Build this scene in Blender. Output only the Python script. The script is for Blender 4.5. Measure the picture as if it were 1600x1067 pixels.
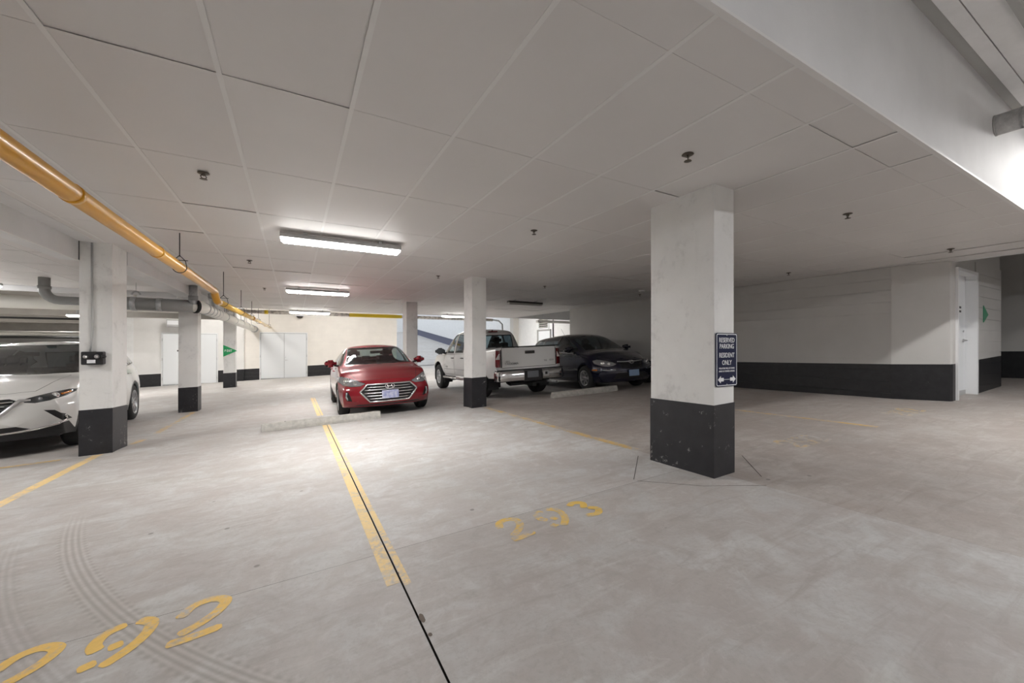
import bpy, bmesh, math, random
from math import sin, cos, pi, radians, sqrt
from mathutils import Vector, Matrix
from mathutils.bvhtree import BVHTree
from mathutils.geometry import tessellate_polygon

random.seed(7)
for o in list(bpy.data.objects):
    bpy.data.objects.remove(o)
S = bpy.context.scene
COL = S.collection

# ------------------------------------------------------------------ camera
ZC = 1.22
cam_d = bpy.data.cameras.new('camera')
cam = bpy.data.objects.new('camera', cam_d)
COL.objects.link(cam)
cam.location = (0, 0, ZC)
cam.rotation_euler = (pi / 2, 0, -0.5040765)
cam_d.sensor_width = 36.0
cam_d.lens = 617.12 / 1600 * 36.0
cam_d.shift_y = 6.34 / 1600
cam_d.clip_start = 0.02
S.camera = cam

# ------------------------------------------------------------------ world, exposure
S.view_settings.view_transform = 'Standard'
S.view_settings.look = 'None'
S.view_settings.gamma = 1.0
S.view_settings.use_curve_mapping = False
S.view_settings.exposure = 3.22
W = bpy.data.worlds.new('world')
S.world = W
W.use_nodes = True
bg = W.node_tree.nodes['Background']
bg.inputs[0].default_value = (0.86, 0.93, 1.0, 1)
bg.inputs[1].default_value = .16
TUBE = 34.0        # lamp diffuser strength under the low ceiling
LANE_FILL = 42.0        # unseen lamps added as fill over the drive lane behind the camera
HIGH = 52.0        # lamps in the tall bay by the back wall


# ------------------------------------------------------------------ helpers
def sst(a, b, x):
    t = min(1, max(0, (x - a) / (b - a)))
    return t * t * (3 - 2 * t)


def fz(u, v):
    """height of the sloping garage floor"""
    z = .021 + .037 * min(max(u, -25), 14.5) - .022 * v - .065 * sst(7.2, 9.0, v) * (1 - sst(13, 20, v))
    if u > 5.4:
        z += .135 * max(0, v - 28.0)
    return z


CZ = 2.59
HZ = 3.47


def add(name, me, mat=None, parent=None, loc=None, rot=None):
    o = bpy.data.objects.new(name, me)
    COL.objects.link(o)
    if mat is not None and me is not None and not me.materials:
        for m in (mat if isinstance(mat, (list, tuple)) else [mat]):
            me.materials.append(m)
    if parent:
        o.parent = parent
    if loc:
        o.location = loc
    if rot:
        o.rotation_euler = rot
    return o


def tag(o, label=None, cat=None, group=None, kind=None):
    if label: o['label'] = label
    if cat: o['category'] = cat
    if group: o['group'] = group
    if kind: o['kind'] = kind
    return o


def empty(name, loc, label=None, cat=None, group=None, rz=0):
    o = bpy.data.objects.new(name, None)
    COL.objects.link(o)
    o.location = loc
    o.rotation_euler = (0, 0, rz)
    o.empty_display_size = .1
    return tag(o, label, cat, group)


class MB:
    def __init__(s):
        s.bm = bmesh.new()

    def box(s, lo, hi, bev=0.0, mi=0):
        g = bmesh.new()
        r = bmesh.ops.create_cube(g, size=1)
        for v in g.verts:
            v.co = Vector([(lo[i] + hi[i]) / 2 + v.co[i] * (hi[i] - lo[i]) for i in range(3)])
        if bev:
            bmesh.ops.bevel(g, geom=g.edges[:], offset=bev, segments=2, affect='EDGES', profile=.5)
        return s.join(g, mi)

    def join(s, g, mi=0, M=None):
        vm = {}
        for v in g.verts:
            vm[v] = s.bm.verts.new(M @ v.co if M else v.co)
        for f in g.faces:
            try:
                nf = s.bm.faces.new([vm[v] for v in f.verts])
                nf.material_index = mi
                nf.smooth = f.smooth
            except ValueError:
                pass
        g.free()
        return s

    def prism(s, pts, vec, mi=0):
        """planar outline (3D points) pushed along vec"""
        vec = Vector(vec)
        a = [s.bm.verts.new(Vector(p)) for p in pts]
        b = [s.bm.verts.new(Vector(p) + vec) for p in pts]
        n = len(pts)
        fs = [s.bm.faces.new(a[::-1]), s.bm.faces.new(b)]
        for i in range(n):
            fs.append(s.bm.faces.new([a[i], a[(i + 1) % n], b[(i + 1) % n], b[i]]))
        for f in fs: f.material_index = mi
        return s

    def tube(s, pts, r, n=10, closed=False, caps=True, mi=0, smooth=True):
        pts = [Vector(p) for p in pts]
        rs = r if isinstance(r, (list, tuple)) else [r] * len(pts)
        N = len(pts)
        rings = []
        up = None
        for i, p in enumerate(pts):
            if closed:
                t = pts[(i + 1) % N] - pts[i - 1]
            else:
                t = pts[min(i + 1, N - 1)] - pts[max(i - 1, 0)]
            t.normalize()
            if up is None:
                up = Vector((0, 0, 1)) if abs(t.z) < .9 else Vector((1, 0, 0))
            a = t.cross(up)
            if a.length < 1e-5:
                a = t.orthogonal()
            a.normalize()
            b = a.cross(t).normalized()
            up = b
            rings.append([s.bm.verts.new(p + (a * cos(2 * pi * k / n) + b * sin(2 * pi * k / n)) * rs[i]) for k in range(n)])
        for i in range(N if closed else N - 1):
            A, B = rings[i], rings[(i + 1) % N]
            for k in range(n):
                f = s.bm.faces.new([A[k], B[k], B[(k + 1) % n], A[(k + 1) % n]])
                f.smooth = smooth
                f.material_index = mi
        if caps and not closed:
            f1 = s.bm.faces.new(rings[0]); f2 = s.bm.faces.new(rings[-1][::-1])
            f1.material_index = f2.material_index = mi
        return s

    def lathe(s, prof, n=24, M=None, mi=0, smooth=True):
        """profile [(r, h)] turned about local Z"""
        M = M or Matrix()
        rings = []
        for r, h in prof:
            if r < 1e-6:
                rings.append([s.bm.verts.new(M @ Vector((0, 0, h)))])
            else:
                rings.append([s.bm.verts.new(M @ Vector((r * cos(2 * pi * k / n), r * sin(2 * pi * k / n), h))) for k in range(n)])
        for A, B in zip(rings, rings[1:]):
            for k in range(n):
                k2 = (k + 1) % n
                if len(A) == 1 and len(B) == 1: continue
                if len(A) == 1: f = s.bm.faces.new([A[0], B[k], B[k2]])
                elif len(B) == 1: f = s.bm.faces.new([A[k], B[0], A[k2]])
                else: f = s.bm.faces.new([A[k], B[k], B[k2], A[k2]])
                f.smooth = smooth
                f.material_index = mi
        return s

    def grid(s, P, mi=0, smooth=False):
        V = [[s.bm.verts.new(p) for p in row] for row in P]
        for i in range(len(V) - 1):
            for j in range(len(V[0]) - 1):
                f = s.bm.faces.new([V[i][j], V[i + 1][j], V[i + 1][j + 1], V[i][j + 1]])
                f.smooth = smooth
                f.material_index = mi
        return s

    def mesh(s, name, fix=True):
        if fix:
            bmesh.ops.recalc_face_normals(s.bm, faces=s.bm.faces[:])
        me = bpy.data.meshes.new(name)
        s.bm.to_mesh(me)
        s.bm.free()
        return me

    def obj(s, name, mat, parent=None, loc=None, rot=None, fix=True):
        return add(name, s.mesh(name, fix), mat, parent, loc, rot)


def box(name, lo, hi, mat, parent=None, bev=0.0):
    return MB().box(lo, hi, bev).obj(name, mat, parent)


def structure(o):
    o['kind'] = 'structure'
    return o


# ------------------------------------------------------------------ materials
def nmat(name):
    m = bpy.data.materials.new(name)
    m.use_nodes = True
    nt = m.node_tree
    return m, nt, nt.nodes['Principled BSDF']


def N(nt, t, **kw):
    n = nt.nodes.new(t)
    for k, v in kw.items():
        if k in ('operation', 'blend_type', 'data_type', 'noise_dimensions', 'wave_type', 'rings_direction', 'feature', 'interpolation_type', 'bands_direction'):
            setattr(n, k, v)
        else:
            key = int(k[1:]) if k[0] == 'i' and k[1:].isdigit() else k
            n.inputs[key].default_value = v
    return n


def L(nt, a, b):
    nt.links.new(a, b)


def math_n(nt, op, a, b=None, c=None, clamp=False):
    n = nt.nodes.new('ShaderNodeMath')
    n.operation = op
    n.use_clamp = clamp
    for i, x in enumerate((a, b, c)):
        if x is None: continue
        if isinstance(x, (int, float)): n.inputs[i].default_value = x
        else: L(nt, x, n.inputs[i])
    return n.outputs[0]


def mixc(nt, fac, a, b, mode='MIX'):
    n = nt.nodes.new('ShaderNodeMix')
    n.data_type = 'RGBA'
    n.blend_type = mode
    for sock, x in ((n.inputs[0], fac), (n.inputs[6], a), (n.inputs[7], b)):
        if isinstance(x, (int, float)): sock.default_value = x
        elif isinstance(x, tuple): sock.default_value = (*x, 1) if len(x) == 3 else x
        else: L(nt, x, sock)
    return n.outputs[2]


def ramp(nt, fac, stops):
    n = nt.nodes.new('ShaderNodeValToRGB')
    cr = n.color_ramp
    while len(cr.elements) < len(stops): cr.elements.new(.5)
    for e, (p, c) in zip(cr.elements, stops):
        e.position = p
        e.color = (c, c, c, 1) if isinstance(c, (int, float)) else (*c, 1)
    L(nt, fac, n.inputs[0])
    return n.outputs[0]


def noise(nt, vec, scale, detail=4, rough=.55, dist=0.0):
    n = nt.nodes.new('ShaderNodeTexNoise')
    n.inputs['Scale'].default_value = scale
    n.inputs['Detail'].default_value = detail
    n.inputs['Roughness'].default_value = rough
    n.inputs['Distortion'].default_value = dist
    L(nt, vec, n.inputs['Vector'])
    return n.outputs[0]


def wpos(nt):
    return nt.nodes.new('ShaderNodeNewGeometry').outputs['Position']


def smooth_n(nt, x, a, b):
    n = nt.nodes.new('ShaderNodeMapRange')
    n.interpolation_type = 'SMOOTHSTEP'
    n.inputs[1].default_value = a
    n.inputs[2].default_value = b
    L(nt, x, n.inputs[0])
    return n.outputs[0]


def simple(name, col, rough=.5, metal=0.0, spec=.5, coat=0.0, var=0.0, scale=6, bump=0.0, bscale=60):
    m, nt, p = nmat(name)
    p.inputs['Roughness'].default_value = rough
    p.inputs['Metallic'].default_value = metal
    p.inputs['Specular IOR Level'].default_value = spec
    p.inputs['Coat Weight'].default_value = coat
    p.inputs['Coat Roughness'].default_value = .05
    if var:
        f = noise(nt, wpos(nt), scale, 5, .6)
        a = tuple(c * (1 - var) for c in col); b = tuple(min(1, c * (1 + var)) for c in col)
        L(nt, mixc(nt, ramp(nt, f, [(.3, 0.0), (.7, 1.0)]), a, b), p.inputs['Base Color'])
    else:
        p.inputs['Base Color'].default_value = (*col, 1)
    if bump:
        b = nt.nodes.new('ShaderNodeBump')
        b.inputs['Strength'].default_value = bump
        b.inputs['Distance'].default_value = .004
        L(nt, noise(nt, wpos(nt), bscale, 3), b.inputs['Height'])
        L(nt, b.outputs[0], p.inputs['Normal'])
    return m


def emit(name, col, st):
    m, nt, p = nmat(name)
    p.inputs['Base Color'].default_value = (.85, .85, .85, 1)
    p.inputs['Emission Color'].default_value = (*col, 1)
    p.inputs['Emission Strength'].default_value = st
    return m


def concrete_color(nt, pos, tint=(1, 1, 1)):
    """colour and height of the trowelled, dusty slab"""
    sep = nt.nodes.new('ShaderNodeSeparateXYZ')
    L(nt, pos, sep.inputs[0])
    n1 = noise(nt, pos, .55, 6, .6, .6)
    n2 = noise(nt, pos, 3.2, 6, .65, .8)
    n3 = noise(nt, pos, 45, 4, .7)
    # trowel sweeps: noise stretched along an oblique direction
    mp = nt.nodes.new('ShaderNodeMapping')
    mp.inputs['Rotation'].default_value = (0, 0, .5)
    mp.inputs['Scale'].default_value = (1.2, 7, 1)
    L(nt, pos, mp.inputs[0])
    n4 = noise(nt, mp.outputs[0], 1.3, 5, .6, 1.2)
    base = mixc(nt, ramp(nt, n1, [(.32, 0.0), (.68, 1.0)]), (.46 * tint[0], .445 * tint[1], .432 * tint[2]), (.58 * tint[0], .575 * tint[1], .565 * tint[2]))
    base = mixc(nt, ramp(nt, n2, [(.42, .8), (.60, 0.0)]), base, (.43 * tint[0], .395 * tint[1], .372 * tint[2]))
    base = mixc(nt, ramp(nt, n4, [(.54, 0.0), (.72, .5)]), base, (.33 * tint[0], .285 * tint[1], .255 * tint[2]))
    base = mixc(nt, ramp(nt, n4, [(.27, .42), (.43, 0.0)]), base, (.64 * tint[0], .65 * tint[1], .63 * tint[2]))
    base = mixc(nt, ramp(nt, n3, [(.3, .35), (.5, 0.0)]), base, (.34 * tint[0], .32 * tint[1], .30 * tint[2]))
    # blotches of dust and damp at hand size, with a pinkish brown tone
    n5 = noise(nt, pos, 1.4, 8, .68, .4)
    n6 = noise(nt, pos, 7.0, 8, .74, .6)
    base = mixc(nt, ramp(nt, n5, [(.48, 0.0), (.62, .6)]), base, (.41 * tint[0], .37 * tint[1], .35 * tint[2]))
    base = mixc(nt, ramp(nt, n6, [(.52, 0.0), (.66, .42)]), base, (.36 * tint[0], .33 * tint[1], .31 * tint[2]))
    base = mixc(nt, ramp(nt, n6, [(.32, .4), (.44, 0.0)]), base, (.62 * tint[0], .61 * tint[1], .60 * tint[2]))
    # small dark spots
    vo = nt.nodes.new('ShaderNodeTexVoronoi')
    vo.inputs['Scale'].default_value = 2.3
    L(nt, pos, vo.inputs['Vector'])
    base = mixc(nt, ramp(nt, vo.outputs['Distance'], [(.0, .8), (.03, .8), (.045, 0.0)]), base, (.2, .185, .17))

    # tyre tracks: two arcs of parallel tread lines pressed in the dust
    def track(cx, cy, r0, r1, vlo, vhi, strength):
        dx = math_n(nt, 'SUBTRACT', sep.outputs[0], cx)
        dy = math_n(nt, 'SUBTRACT', sep.outputs[1], cy)
        r = math_n(nt, 'SQRT', math_n(nt, 'ADD', math_n(nt, 'MULTIPLY', dx, dx), math_n(nt, 'MULTIPLY', dy, dy)))
        inside = math_n(nt, 'MULTIPLY', smooth_n(nt, r, r0, r0 + .02), math_n(nt, 'SUBTRACT', 1.0, smooth_n(nt, r, r1 - .02, r1)))
        lo = smooth_n(nt, sep.outputs[1], vlo, vlo + .4)
        hi = math_n(nt, 'SUBTRACT', 1.0, smooth_n(nt, sep.outputs[1], vhi - .8, vhi))
        left = math_n(nt, 'LESS_THAN', sep.outputs[0], cx)
        m = math_n(nt, 'MULTIPLY', math_n(nt, 'MULTIPLY', inside, lo), math_n(nt, 'MULTIPLY', hi, left))
        wv = math_n(nt, 'SINE', math_n(nt, 'MULTIPLY', r, 2 * pi / ((r1 - r0) / 5.5)))
        wv = math_n(nt, 'MULTIPLY_ADD', wv, .5, .5)
        ang = math_n(nt, 'ARCTAN2', dy, dx)
        lug = math_n(nt, 'MULTIPLY_ADD', math_n(nt, 'SINE', math_n(nt, 'MULTIPLY', ang, 720.0)), .5, .5)
        edge = math_n(nt, 'ADD', math_n(nt, 'SUBTRACT', 1.0, smooth_n(nt, r, r0 + .005, r0 + .05)), smooth_n(nt, r, r1 - .05, r1 - .005))
        wv = math_n(nt, 'ADD', math_n(nt, 'MULTIPLY', wv, math_n(nt, 'SUBTRACT', 1.0, edge)), math_n(nt, 'MULTIPLY', edge, lug))
        return math_n(nt, 'MULTIPLY', math_n(nt, 'MULTIPLY', m, wv), strength, clamp=True), m
    # main track: its two edges are nearly straight strokes curving right
    t1, m1 = track(4.71, 5.87, 6.30, 6.46, 1.0, 4.6, .50)
    t2, m2 = track(4.71, 5.87, 6.58, 6.74, 1.0, 4.3, .32)
    base = mixc(nt, math_n(nt, 'MULTIPLY', m1, .22), base, (.62 * tint[0], .60 * tint[1], .57 * tint[2]))
    base = mixc(nt, t1, base, (.27, .235, .21))
    base = mixc(nt, t2, base, (.29, .26, .24))
    h = math_n(nt, 'ADD', math_n(nt, 'MULTIPLY', n3, .4), math_n(nt, 'ADD', math_n(nt, 'MULTIPLY', n2, .6), math_n(nt, 'MULTIPLY', n4, .5)))
    return base, h, n2, n3


def concrete(name, tint=(1, 1, 1), rough=.62):
    m, nt, p = nmat(name)
    pos = wpos(nt)
    c, h, n2, n3 = concrete_color(nt, pos, tint)
    L(nt, c, p.inputs['Base Color'])
    L(nt, ramp(nt, n2, [(.3, rough - .1), (.7, rough + .12)]), p.inputs['Roughness'])
    b = nt.nodes.new('ShaderNodeBump')
    b.inputs['Strength'].default_value = .35
    b.inputs['Distance'].default_value = .006
    L(nt, h, b.inputs['Height'])
    L(nt, b.outputs[0], p.inputs['Normal'])
    return m


def worn_paint(name, col, wear=.5, scale=26):
    """yellow floor paint, worn through to the slab"""
    m, nt, p = nmat(name)
    pos = wpos(nt)
    c, h, n2, n3 = concrete_color(nt, pos)
    f = noise(nt, pos, scale, 6, .75)
    g = noise(nt, pos, 3.0, 4, .6)
    k = math_n(nt, 'ADD', math_n(nt, 'MULTIPLY', f, .55), math_n(nt, 'MULTIPLY', g, .45))
    mask = ramp(nt, k, [(max(0, wear - .07), 0.0), (min(1, wear + .06), 1.0)])
    pc = mixc(nt, ramp(nt, n3, [(.35, .35), (.6, 0.0)]), col, tuple(x * .8 for x in col))
    L(nt, mixc(nt, math_n(nt, 'MULTIPLY', mask, .93), c, pc), p.inputs['Base Color'])
    p.inputs['Roughness'].default_value = .6
    return m


def wall_paint(name, white=(.80, .79, .775), courses=False, u0=0.0, band=.6, stain=.0, smooth=False):
    """white wall paint above a black band that follows the sloping floor"""
    m, nt, p = nmat(name)
    pos = wpos(nt)
    sep = nt.nodes.new('ShaderNodeSeparateXYZ')
    L(nt, pos, sep.inputs[0])
    fl = math_n(nt, 'ADD', math_n(nt, 'MULTIPLY', sep.outputs[0], .037), math_n(nt, 'MULTIPLY_ADD', sep.outputs[1], -.022, .021 + band))
    above = math_n(nt, 'GREATER_THAN', sep.outputs[2], fl)
    n1 = noise(nt, pos, 1.7, 6, .62)
    n2 = noise(nt, pos, 9, 5, .65)
    wc = mixc(nt, ramp(nt, n1, [(.35, 0.0), (.7, 1.0)]), white, tuple(x * .93 for x in white))
    if stain:
        wc = mixc(nt, ramp(nt, n2, [(.56, 0.0), (.72, stain)]), wc, (.52, .51, .49))
    kc = mixc(nt, ramp(nt, n2, [(.35, 0.0), (.75, 1.0)]), (.008, .008, .010), (.019, .019, .022))
    kc = mixc(nt, ramp(nt, noise(nt, pos, 22, 4, .7), [(.68, 0.0), (.76, .55)]), kc, (.16, .155, .15))
    c = mixc(nt, above, kc, wc)
    L(nt, c, p.inputs['Base Color'])
    L(nt, math_n(nt, 'MULTIPLY_ADD', above, .12, .42), p.inputs['Roughness'])
    hh = math_n(nt, 'MULTIPLY', noise(nt, pos, 70, 3), .3)
    if courses:
        t = math_n(nt, 'PINGPONG', math_n(nt, 'ADD', sep.outputs[2], 10.0), .1)
        hh = math_n(nt, 'ADD', hh, smooth_n(nt, t, 0.0, .007))
        L(nt, mixc(nt, math_n(nt, 'MULTIPLY', math_n(nt, 'SUBTRACT', 1.0, smooth_n(nt, t, .002, .006)), .10), c, (.45, .44, .43)), p.inputs['Base Color'])
    b = nt.nodes.new('ShaderNodeBump')
    b.inputs['Strength'].default_value = .25
    b.inputs['Distance'].default_value = .004
    L(nt, hh, b.inputs['Height'])
    L(nt, b.outputs[0], p.inputs['Normal'])
    return m


def car_paint(name, col, metal=.0, rough=.28, coat=1.0):
    m, nt, p = nmat(name)
    f = noise(nt, wpos(nt), 900, 2)
    L(nt, mixc(nt, f, tuple(x * .92 for x in col), tuple(min(1, x * 1.08) for x in col)), p.inputs['Base Color'])
    p.inputs['Metallic'].default_value = metal
    p.inputs['Roughness'].default_value = rough
    p.inputs['Coat Weight'].default_value = coat
    p.inputs['Coat Roughness'].default_value = .04
    return m


def glass(name, tint=(.75, .82, .80)):
    m, nt, p = nmat(name)
    out = nt.nodes['Material Output']
    tr = nt.nodes.new('ShaderNodeBsdfTransparent'); tr.inputs[0].default_value = (*tint, 1)
    gl = nt.nodes.new('ShaderNodeBsdfGlossy'); gl.inputs['Roughness'].default_value = .03
    lw = nt.nodes.new('ShaderNodeFresnel'); lw.inputs['IOR'].default_value = 1.5
    mx = nt.nodes.new('ShaderNodeMixShader')
    geo = nt.nodes.new('ShaderNodeNewGeometry')
    f = math_n(nt, 'MULTIPLY', lw.outputs[0], math_n(nt, 'SUBTRACT', 1.0, geo.outputs['Backfacing']))
    L(nt, math_n(nt, 'MULTIPLY', f, 1.5, clamp=True), mx.inputs[0]); L(nt, tr.outputs[0], mx.inputs[1]); L(nt, gl.outputs[0], mx.inputs[2])
    L(nt, mx.outputs[0], out.inputs[0])
    return m


M = {}
M['concrete'] = concrete('slab_concrete')
M['concrete_light'] = concrete('slab_concrete_light', (1.1, 1.11, 1.12))
M['concrete_dim'] = concrete('slab_concrete_dim', (.90, .86, .83))  # weaker light on the right-hand slabs, put into a darker, browner tint
M['joint'] = simple('joint_dirt', (.045, .04, .035), .9)
M['curb'] = simple('cast_concrete', (.47, .455, .42), .8, var=.18, scale=14, bump=.4)
M['line'] = worn_paint('yellow_line_paint', (.84, .60, .24), .435)
M['line_faint'] = worn_paint('yellow_line_paint_faint', (.72, .48, .15), .515)
M['line_trace'] = worn_paint('yellow_line_paint_trace', (.70, .48, .17), .56)
M['digit'] = worn_paint('yellow_number_paint', (.87, .56, .12), .435)
M['digit_worn'] = worn_paint('yellow_number_paint_worn', (.80, .53, .10), .485)
M['digit_trace'] = worn_paint('yellow_number_paint_trace', (.70, .47, .14), .53)
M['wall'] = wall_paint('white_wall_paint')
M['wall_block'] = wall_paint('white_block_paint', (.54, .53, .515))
M['wall_cream'] = wall_paint('cream_block_paint', (.86, .82, .765), courses=True)
M['wall_plain'] = simple('plain_white_paint', (.80, .80, .80), .6, var=.04)
M['bulkhead'] = simple('bulkhead_paint', (.68, .68, .685), .65, var=.05, scale=2, bump=.15)
def scuffed_paint(name, col):
    m, nt, p = nmat(name)
    pos = wpos(nt)
    a = noise(nt, pos, 2.6, 6, .65, .5)
    b_ = noise(nt, pos, 11, 5, .7)
    mp = nt.nodes.new('ShaderNodeMapping'); mp.inputs['Scale'].default_value = (9, 9, .8)
    L(nt, pos, mp.inputs[0])
    d = noise(nt, mp.outputs[0], 1.0, 4, .6)
    c = mixc(nt, ramp(nt, a, [(.35, 0.0), (.65, 1.0)]), col, tuple(x * .94 for x in col))
    c = mixc(nt, ramp(nt, math_n(nt, 'MULTIPLY', a, b_), [(.29, 0.0), (.40, .45)]), c, (.50, .49, .48))
    c = mixc(nt, ramp(nt, d, [(.62, 0.0), (.74, .3)]), c, (.56, .55, .53))
    L(nt, c, p.inputs['Base Color'])
    p.inputs['Roughness'].default_value = .6
    bu = nt.nodes.new('ShaderNodeBump'); bu.inputs['Strength'].default_value = .3; bu.inputs['Distance'].default_value = .004
    L(nt, noise(nt, pos, 40, 4), bu.inputs['Height']); L(nt, bu.outputs[0], p.inputs['Normal'])
    return m


M['column'] = scuffed_paint('column_paint', (.78, .775, .76))
M['tile'] = simple('ceiling_tile_vinyl', (.66, .64, .63), .55, var=.02, scale=1.2)
M['tile2'] = simple('ceiling_tile_vinyl_warm', (.645, .62, .61), .55, var=.02, scale=1.2)
M['tee'] = simple('ceiling_tee_enamel', (.72, .71, .70), .5)
M['void'] = simple('ceiling_void', (.05, .05, .05), .9)
M['door'] = simple('door_paint', (.78, .80, .82), .42)
M['frame'] = simple('door_frame_paint', (.80, .81, .82), .4)
M['slab_grey'] = simple('soffit_concrete', (.52, .50, .47), .8, var=.1, scale=2, bump=.3)
M['beam_grey'] = simple('beam_concrete', (.36, .34, .31), .8, var=.1, scale=2, bump=.3)
M['groove'] = simple('grey_groove_paint', (.40, .40, .39), .6)
M['gas'] = simple('yellow_gas_paint', (.66, .31, .005), .34, coat=.2)
M['gas_lit'] = simple('yellow_pipe_paint_lit', (.84, .55, .13), .25, coat=.4)  # same gas paint, made paler for the brighter light past the offset
M['iron'] = simple('black_iron', (.03, .03, .03), .55, .6)
M['pvc'] = simple('grey_drain_pipe', (.25, .25, .245), .45, var=.06, scale=8)
M['pvc_white'] = simple('white_drain_pipe', (.74, .73, .68), .4)
M['galv'] = simple('galvanised_steel', (.45, .46, .47), .38, .8, var=.2, scale=18)
M['foil'] = simple('pipe_wrap', (.50, .46, .42), .4, .2, var=.62, scale=9, bump=.6, bscale=40)
M['wrap_light'] = simple('pipe_jacket', (.62, .61, .60), .45, .1, var=.28, scale=14, bump=.8, bscale=30)
M['tape'] = simple('yellow_tape', (.78, .56, .02), .4)
M['housing'] = simple('lamp_housing', (.44, .44, .44), .5)
M['housing_dark'] = simple('lamp_housing_dark', (.06, .055, .05), .5)
M['diff_off'] = simple('unlit_diffuser', (.52, .50, .48), .35)
M['tube'] = emit('lit_diffuser', (1.0, .985, .96), TUBE)
M['lane'] = emit('lit_diffuser_fill', (.97, .98, 1.0), LANE_FILL)
M['high'] = emit('lit_diffuser_bay', (1.0, .97, .92), HIGH)
M['frost'] = emit('lit_diffuser_side', (1.0, .985, .96), 2.4)
M['spot'] = emit('lit_bulb', (1.0, .97, .9), 30)
M['brass'] = simple('sprinkler_metal', (.13, .11, .09), .35, .85)
M['chrome'] = simple('chrome', (.82, .82, .83), .12, 1.0)
M['mirror_glass'] = simple('mirror_glass', (.10, .11, .12), .08, .9)
M['satin'] = simple('satin_steel', (.62, .62, .63), .3, 1.0)
M['navy'] = simple('sign_navy', (.006, .010, .045), .5, spec=.25)
M['sign_white'] = simple('sign_white', (.82, .83, .85), .4)
M['green'] = simple('sign_green', (.015, .36, .12), .4)
M['green_dark'] = simple('sign_green_dark', (.05, .30, .16), .45)
M['black_plastic'] = simple('black_plastic', (.018, .018, .02), .4)
M['dark_trim'] = simple('dark_trim', (.012, .012, .013), .45)
M['rubber'] = simple('tyre_rubber', (.022, .022, .022), .75, bump=.2)
M['alloy'] = simple('alloy_rim', (.50, .51, .53), .3, .9)
M['hub_grey'] = simple('hubcap_grey', (.42, .42, .43), .35, .7)
M['seat'] = simple('seat_cloth', (.035, .034, .035), .8)
M['interior'] = simple('cabin_plastic', (.022, .022, .024), .6)
M['glass'] = glass('car_glass')
M['glass_dark'] = glass('car_glass_tinted', (.22, .27, .29))
M['glass_clear'] = glass('windscreen_glass', (.50, .58, .58))
M['paint_red'] = car_paint('red_car_paint', (.27, .006, .016), .2, .3)
M['paint_white'] = car_paint('white_pearl_car_paint', (.74, .735, .715), 0, .3)
M['paint_truck'] = car_paint('white_truck_paint', (.82, .82, .81), 0, .32)
M['paint_blue'] = car_paint('midnight_blue_car_paint', (.003, .004, .022), .3, .25)
M['lens'] = simple('headlamp_lens', (.36, .37, .39), .15, .5, coat=1)
M['lens_dark'] = simple('headlamp_lens_dark', (.06, .065, .07), .1, .4, coat=1)
M['lens_bulb'] = simple('headlamp_projector', (.85, .86, .88), .06, .9, coat=1)
M['tail_red'] = simple('tail_lamp_red', (.20, .008, .012), .15, coat=1)
M['tail_clear'] = simple('tail_lamp_clear', (.72, .68, .66), .15, coat=1)
M['amber'] = simple('amber_lens', (.75, .22, .02), .2, coat=1)


def plate_mat():
    m, nt, p = nmat('plate_print')
    n = noise(nt, wpos(nt), 16, 2)
    L(nt, mixc(nt, ramp(nt, n, [(.4, 0.0), (.62, 1.0)]), (.55, .57, .70), (.33, .36, .60)), p.inputs['Base Color'])
    p.inputs['Roughness'].default_value = .4
    return m


M['plate'] = plate_mat()
M['plate_dim'] = simple('plate_dim', (.16, .17, .19), .5)
M['plate_blue'] = simple('plate_pale_blue', (.22, .32, .48), .5)


# ================================================================== STRUCTURE
# ------------------------------------------------------------------ floor: a base with cast slabs on it, saw-cut joints between
def floor_patch(u0, u1, v0, v1, dz=0.0, step=.9):
    nu = max(1, int((u1 - u0) / step)); nv = max(1, int((v1 - v0) / step))
    return [[(u0 + (u1 - u0) * i / nu, v0 + (v1 - v0) * j / nv,
              fz(u0 + (u1 - u0) * i / nu, v0 + (v1 - v0) * j / nv) + dz) for j in range(nv + 1)] for i in range(nu + 1)]


def up(o):
    me = o.data
    if me.polygons and sum(p.normal.z for p in me.polygons) < 0:
        me.flip_normals()
    return o


floor = structure(up(MB().grid(floor_patch(-24, 14.3, -8.2, 57, -.02, 1.6)).obj('floor', M['joint'], fix=False)))
us = [-24, -6.2, -2.6, .487, 3.28, 6.2, 9.6, 14.3]
vs = [-8.2, -2.6, 2.43, 8.3, 13.4, 17.4, 25.2, 34, 44, 57]
g = .0045
for i in range(len(us) - 1):
    for j in range(len(vs) - 1):
        gu0 = g if us[i] == .487 and vs[j] < 8 else .0004
        gu1 = g if us[i + 1] == .487 and vs[j] < 8 else .0004
        gv0 = .0012 if vs[j] == 2.43 and us[i] < 3.2 else .0004
        gv1 = .0012 if vs[j + 1] == 2.43 and us[i] < 3.2 else .0004
        if us[i] >= 3.28 and vs[j] < 8.3: mt = M['concrete_dim']
        elif us[i] == .487 and vs[j] == 2.43: mt = M['concrete_light']
        else: mt = M['concrete']
        up(MB().grid(floor_patch(us[i] + gu0, us[i + 1] - gu1, vs[j] + gv0, vs[j + 1] - gv1, 0, .75), smooth=True).obj('slab', mt, floor, fix=False))


def on_floor_strip(pts, w, dz):
    """thin painted or cut strip lying on the slope"""
    P = []
    for i, (u, v) in enumerate(pts):
        a = pts[max(0, i - 1)]; b = pts[min(len(pts) - 1, i + 1)]
        d = Vector((b[0] - a[0], b[1] - a[1])).normalized()
        n = Vector((-d.y, d.x)) * (w[i] if isinstance(w, list) else w) / 2
        P.append([(u - n.x, v - n.y, fz(u - n.x, v - n.y) + dz), (u + n.x, v + n.y, fz(u + n.x, v + n.y) + dz)])
    return P


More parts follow.
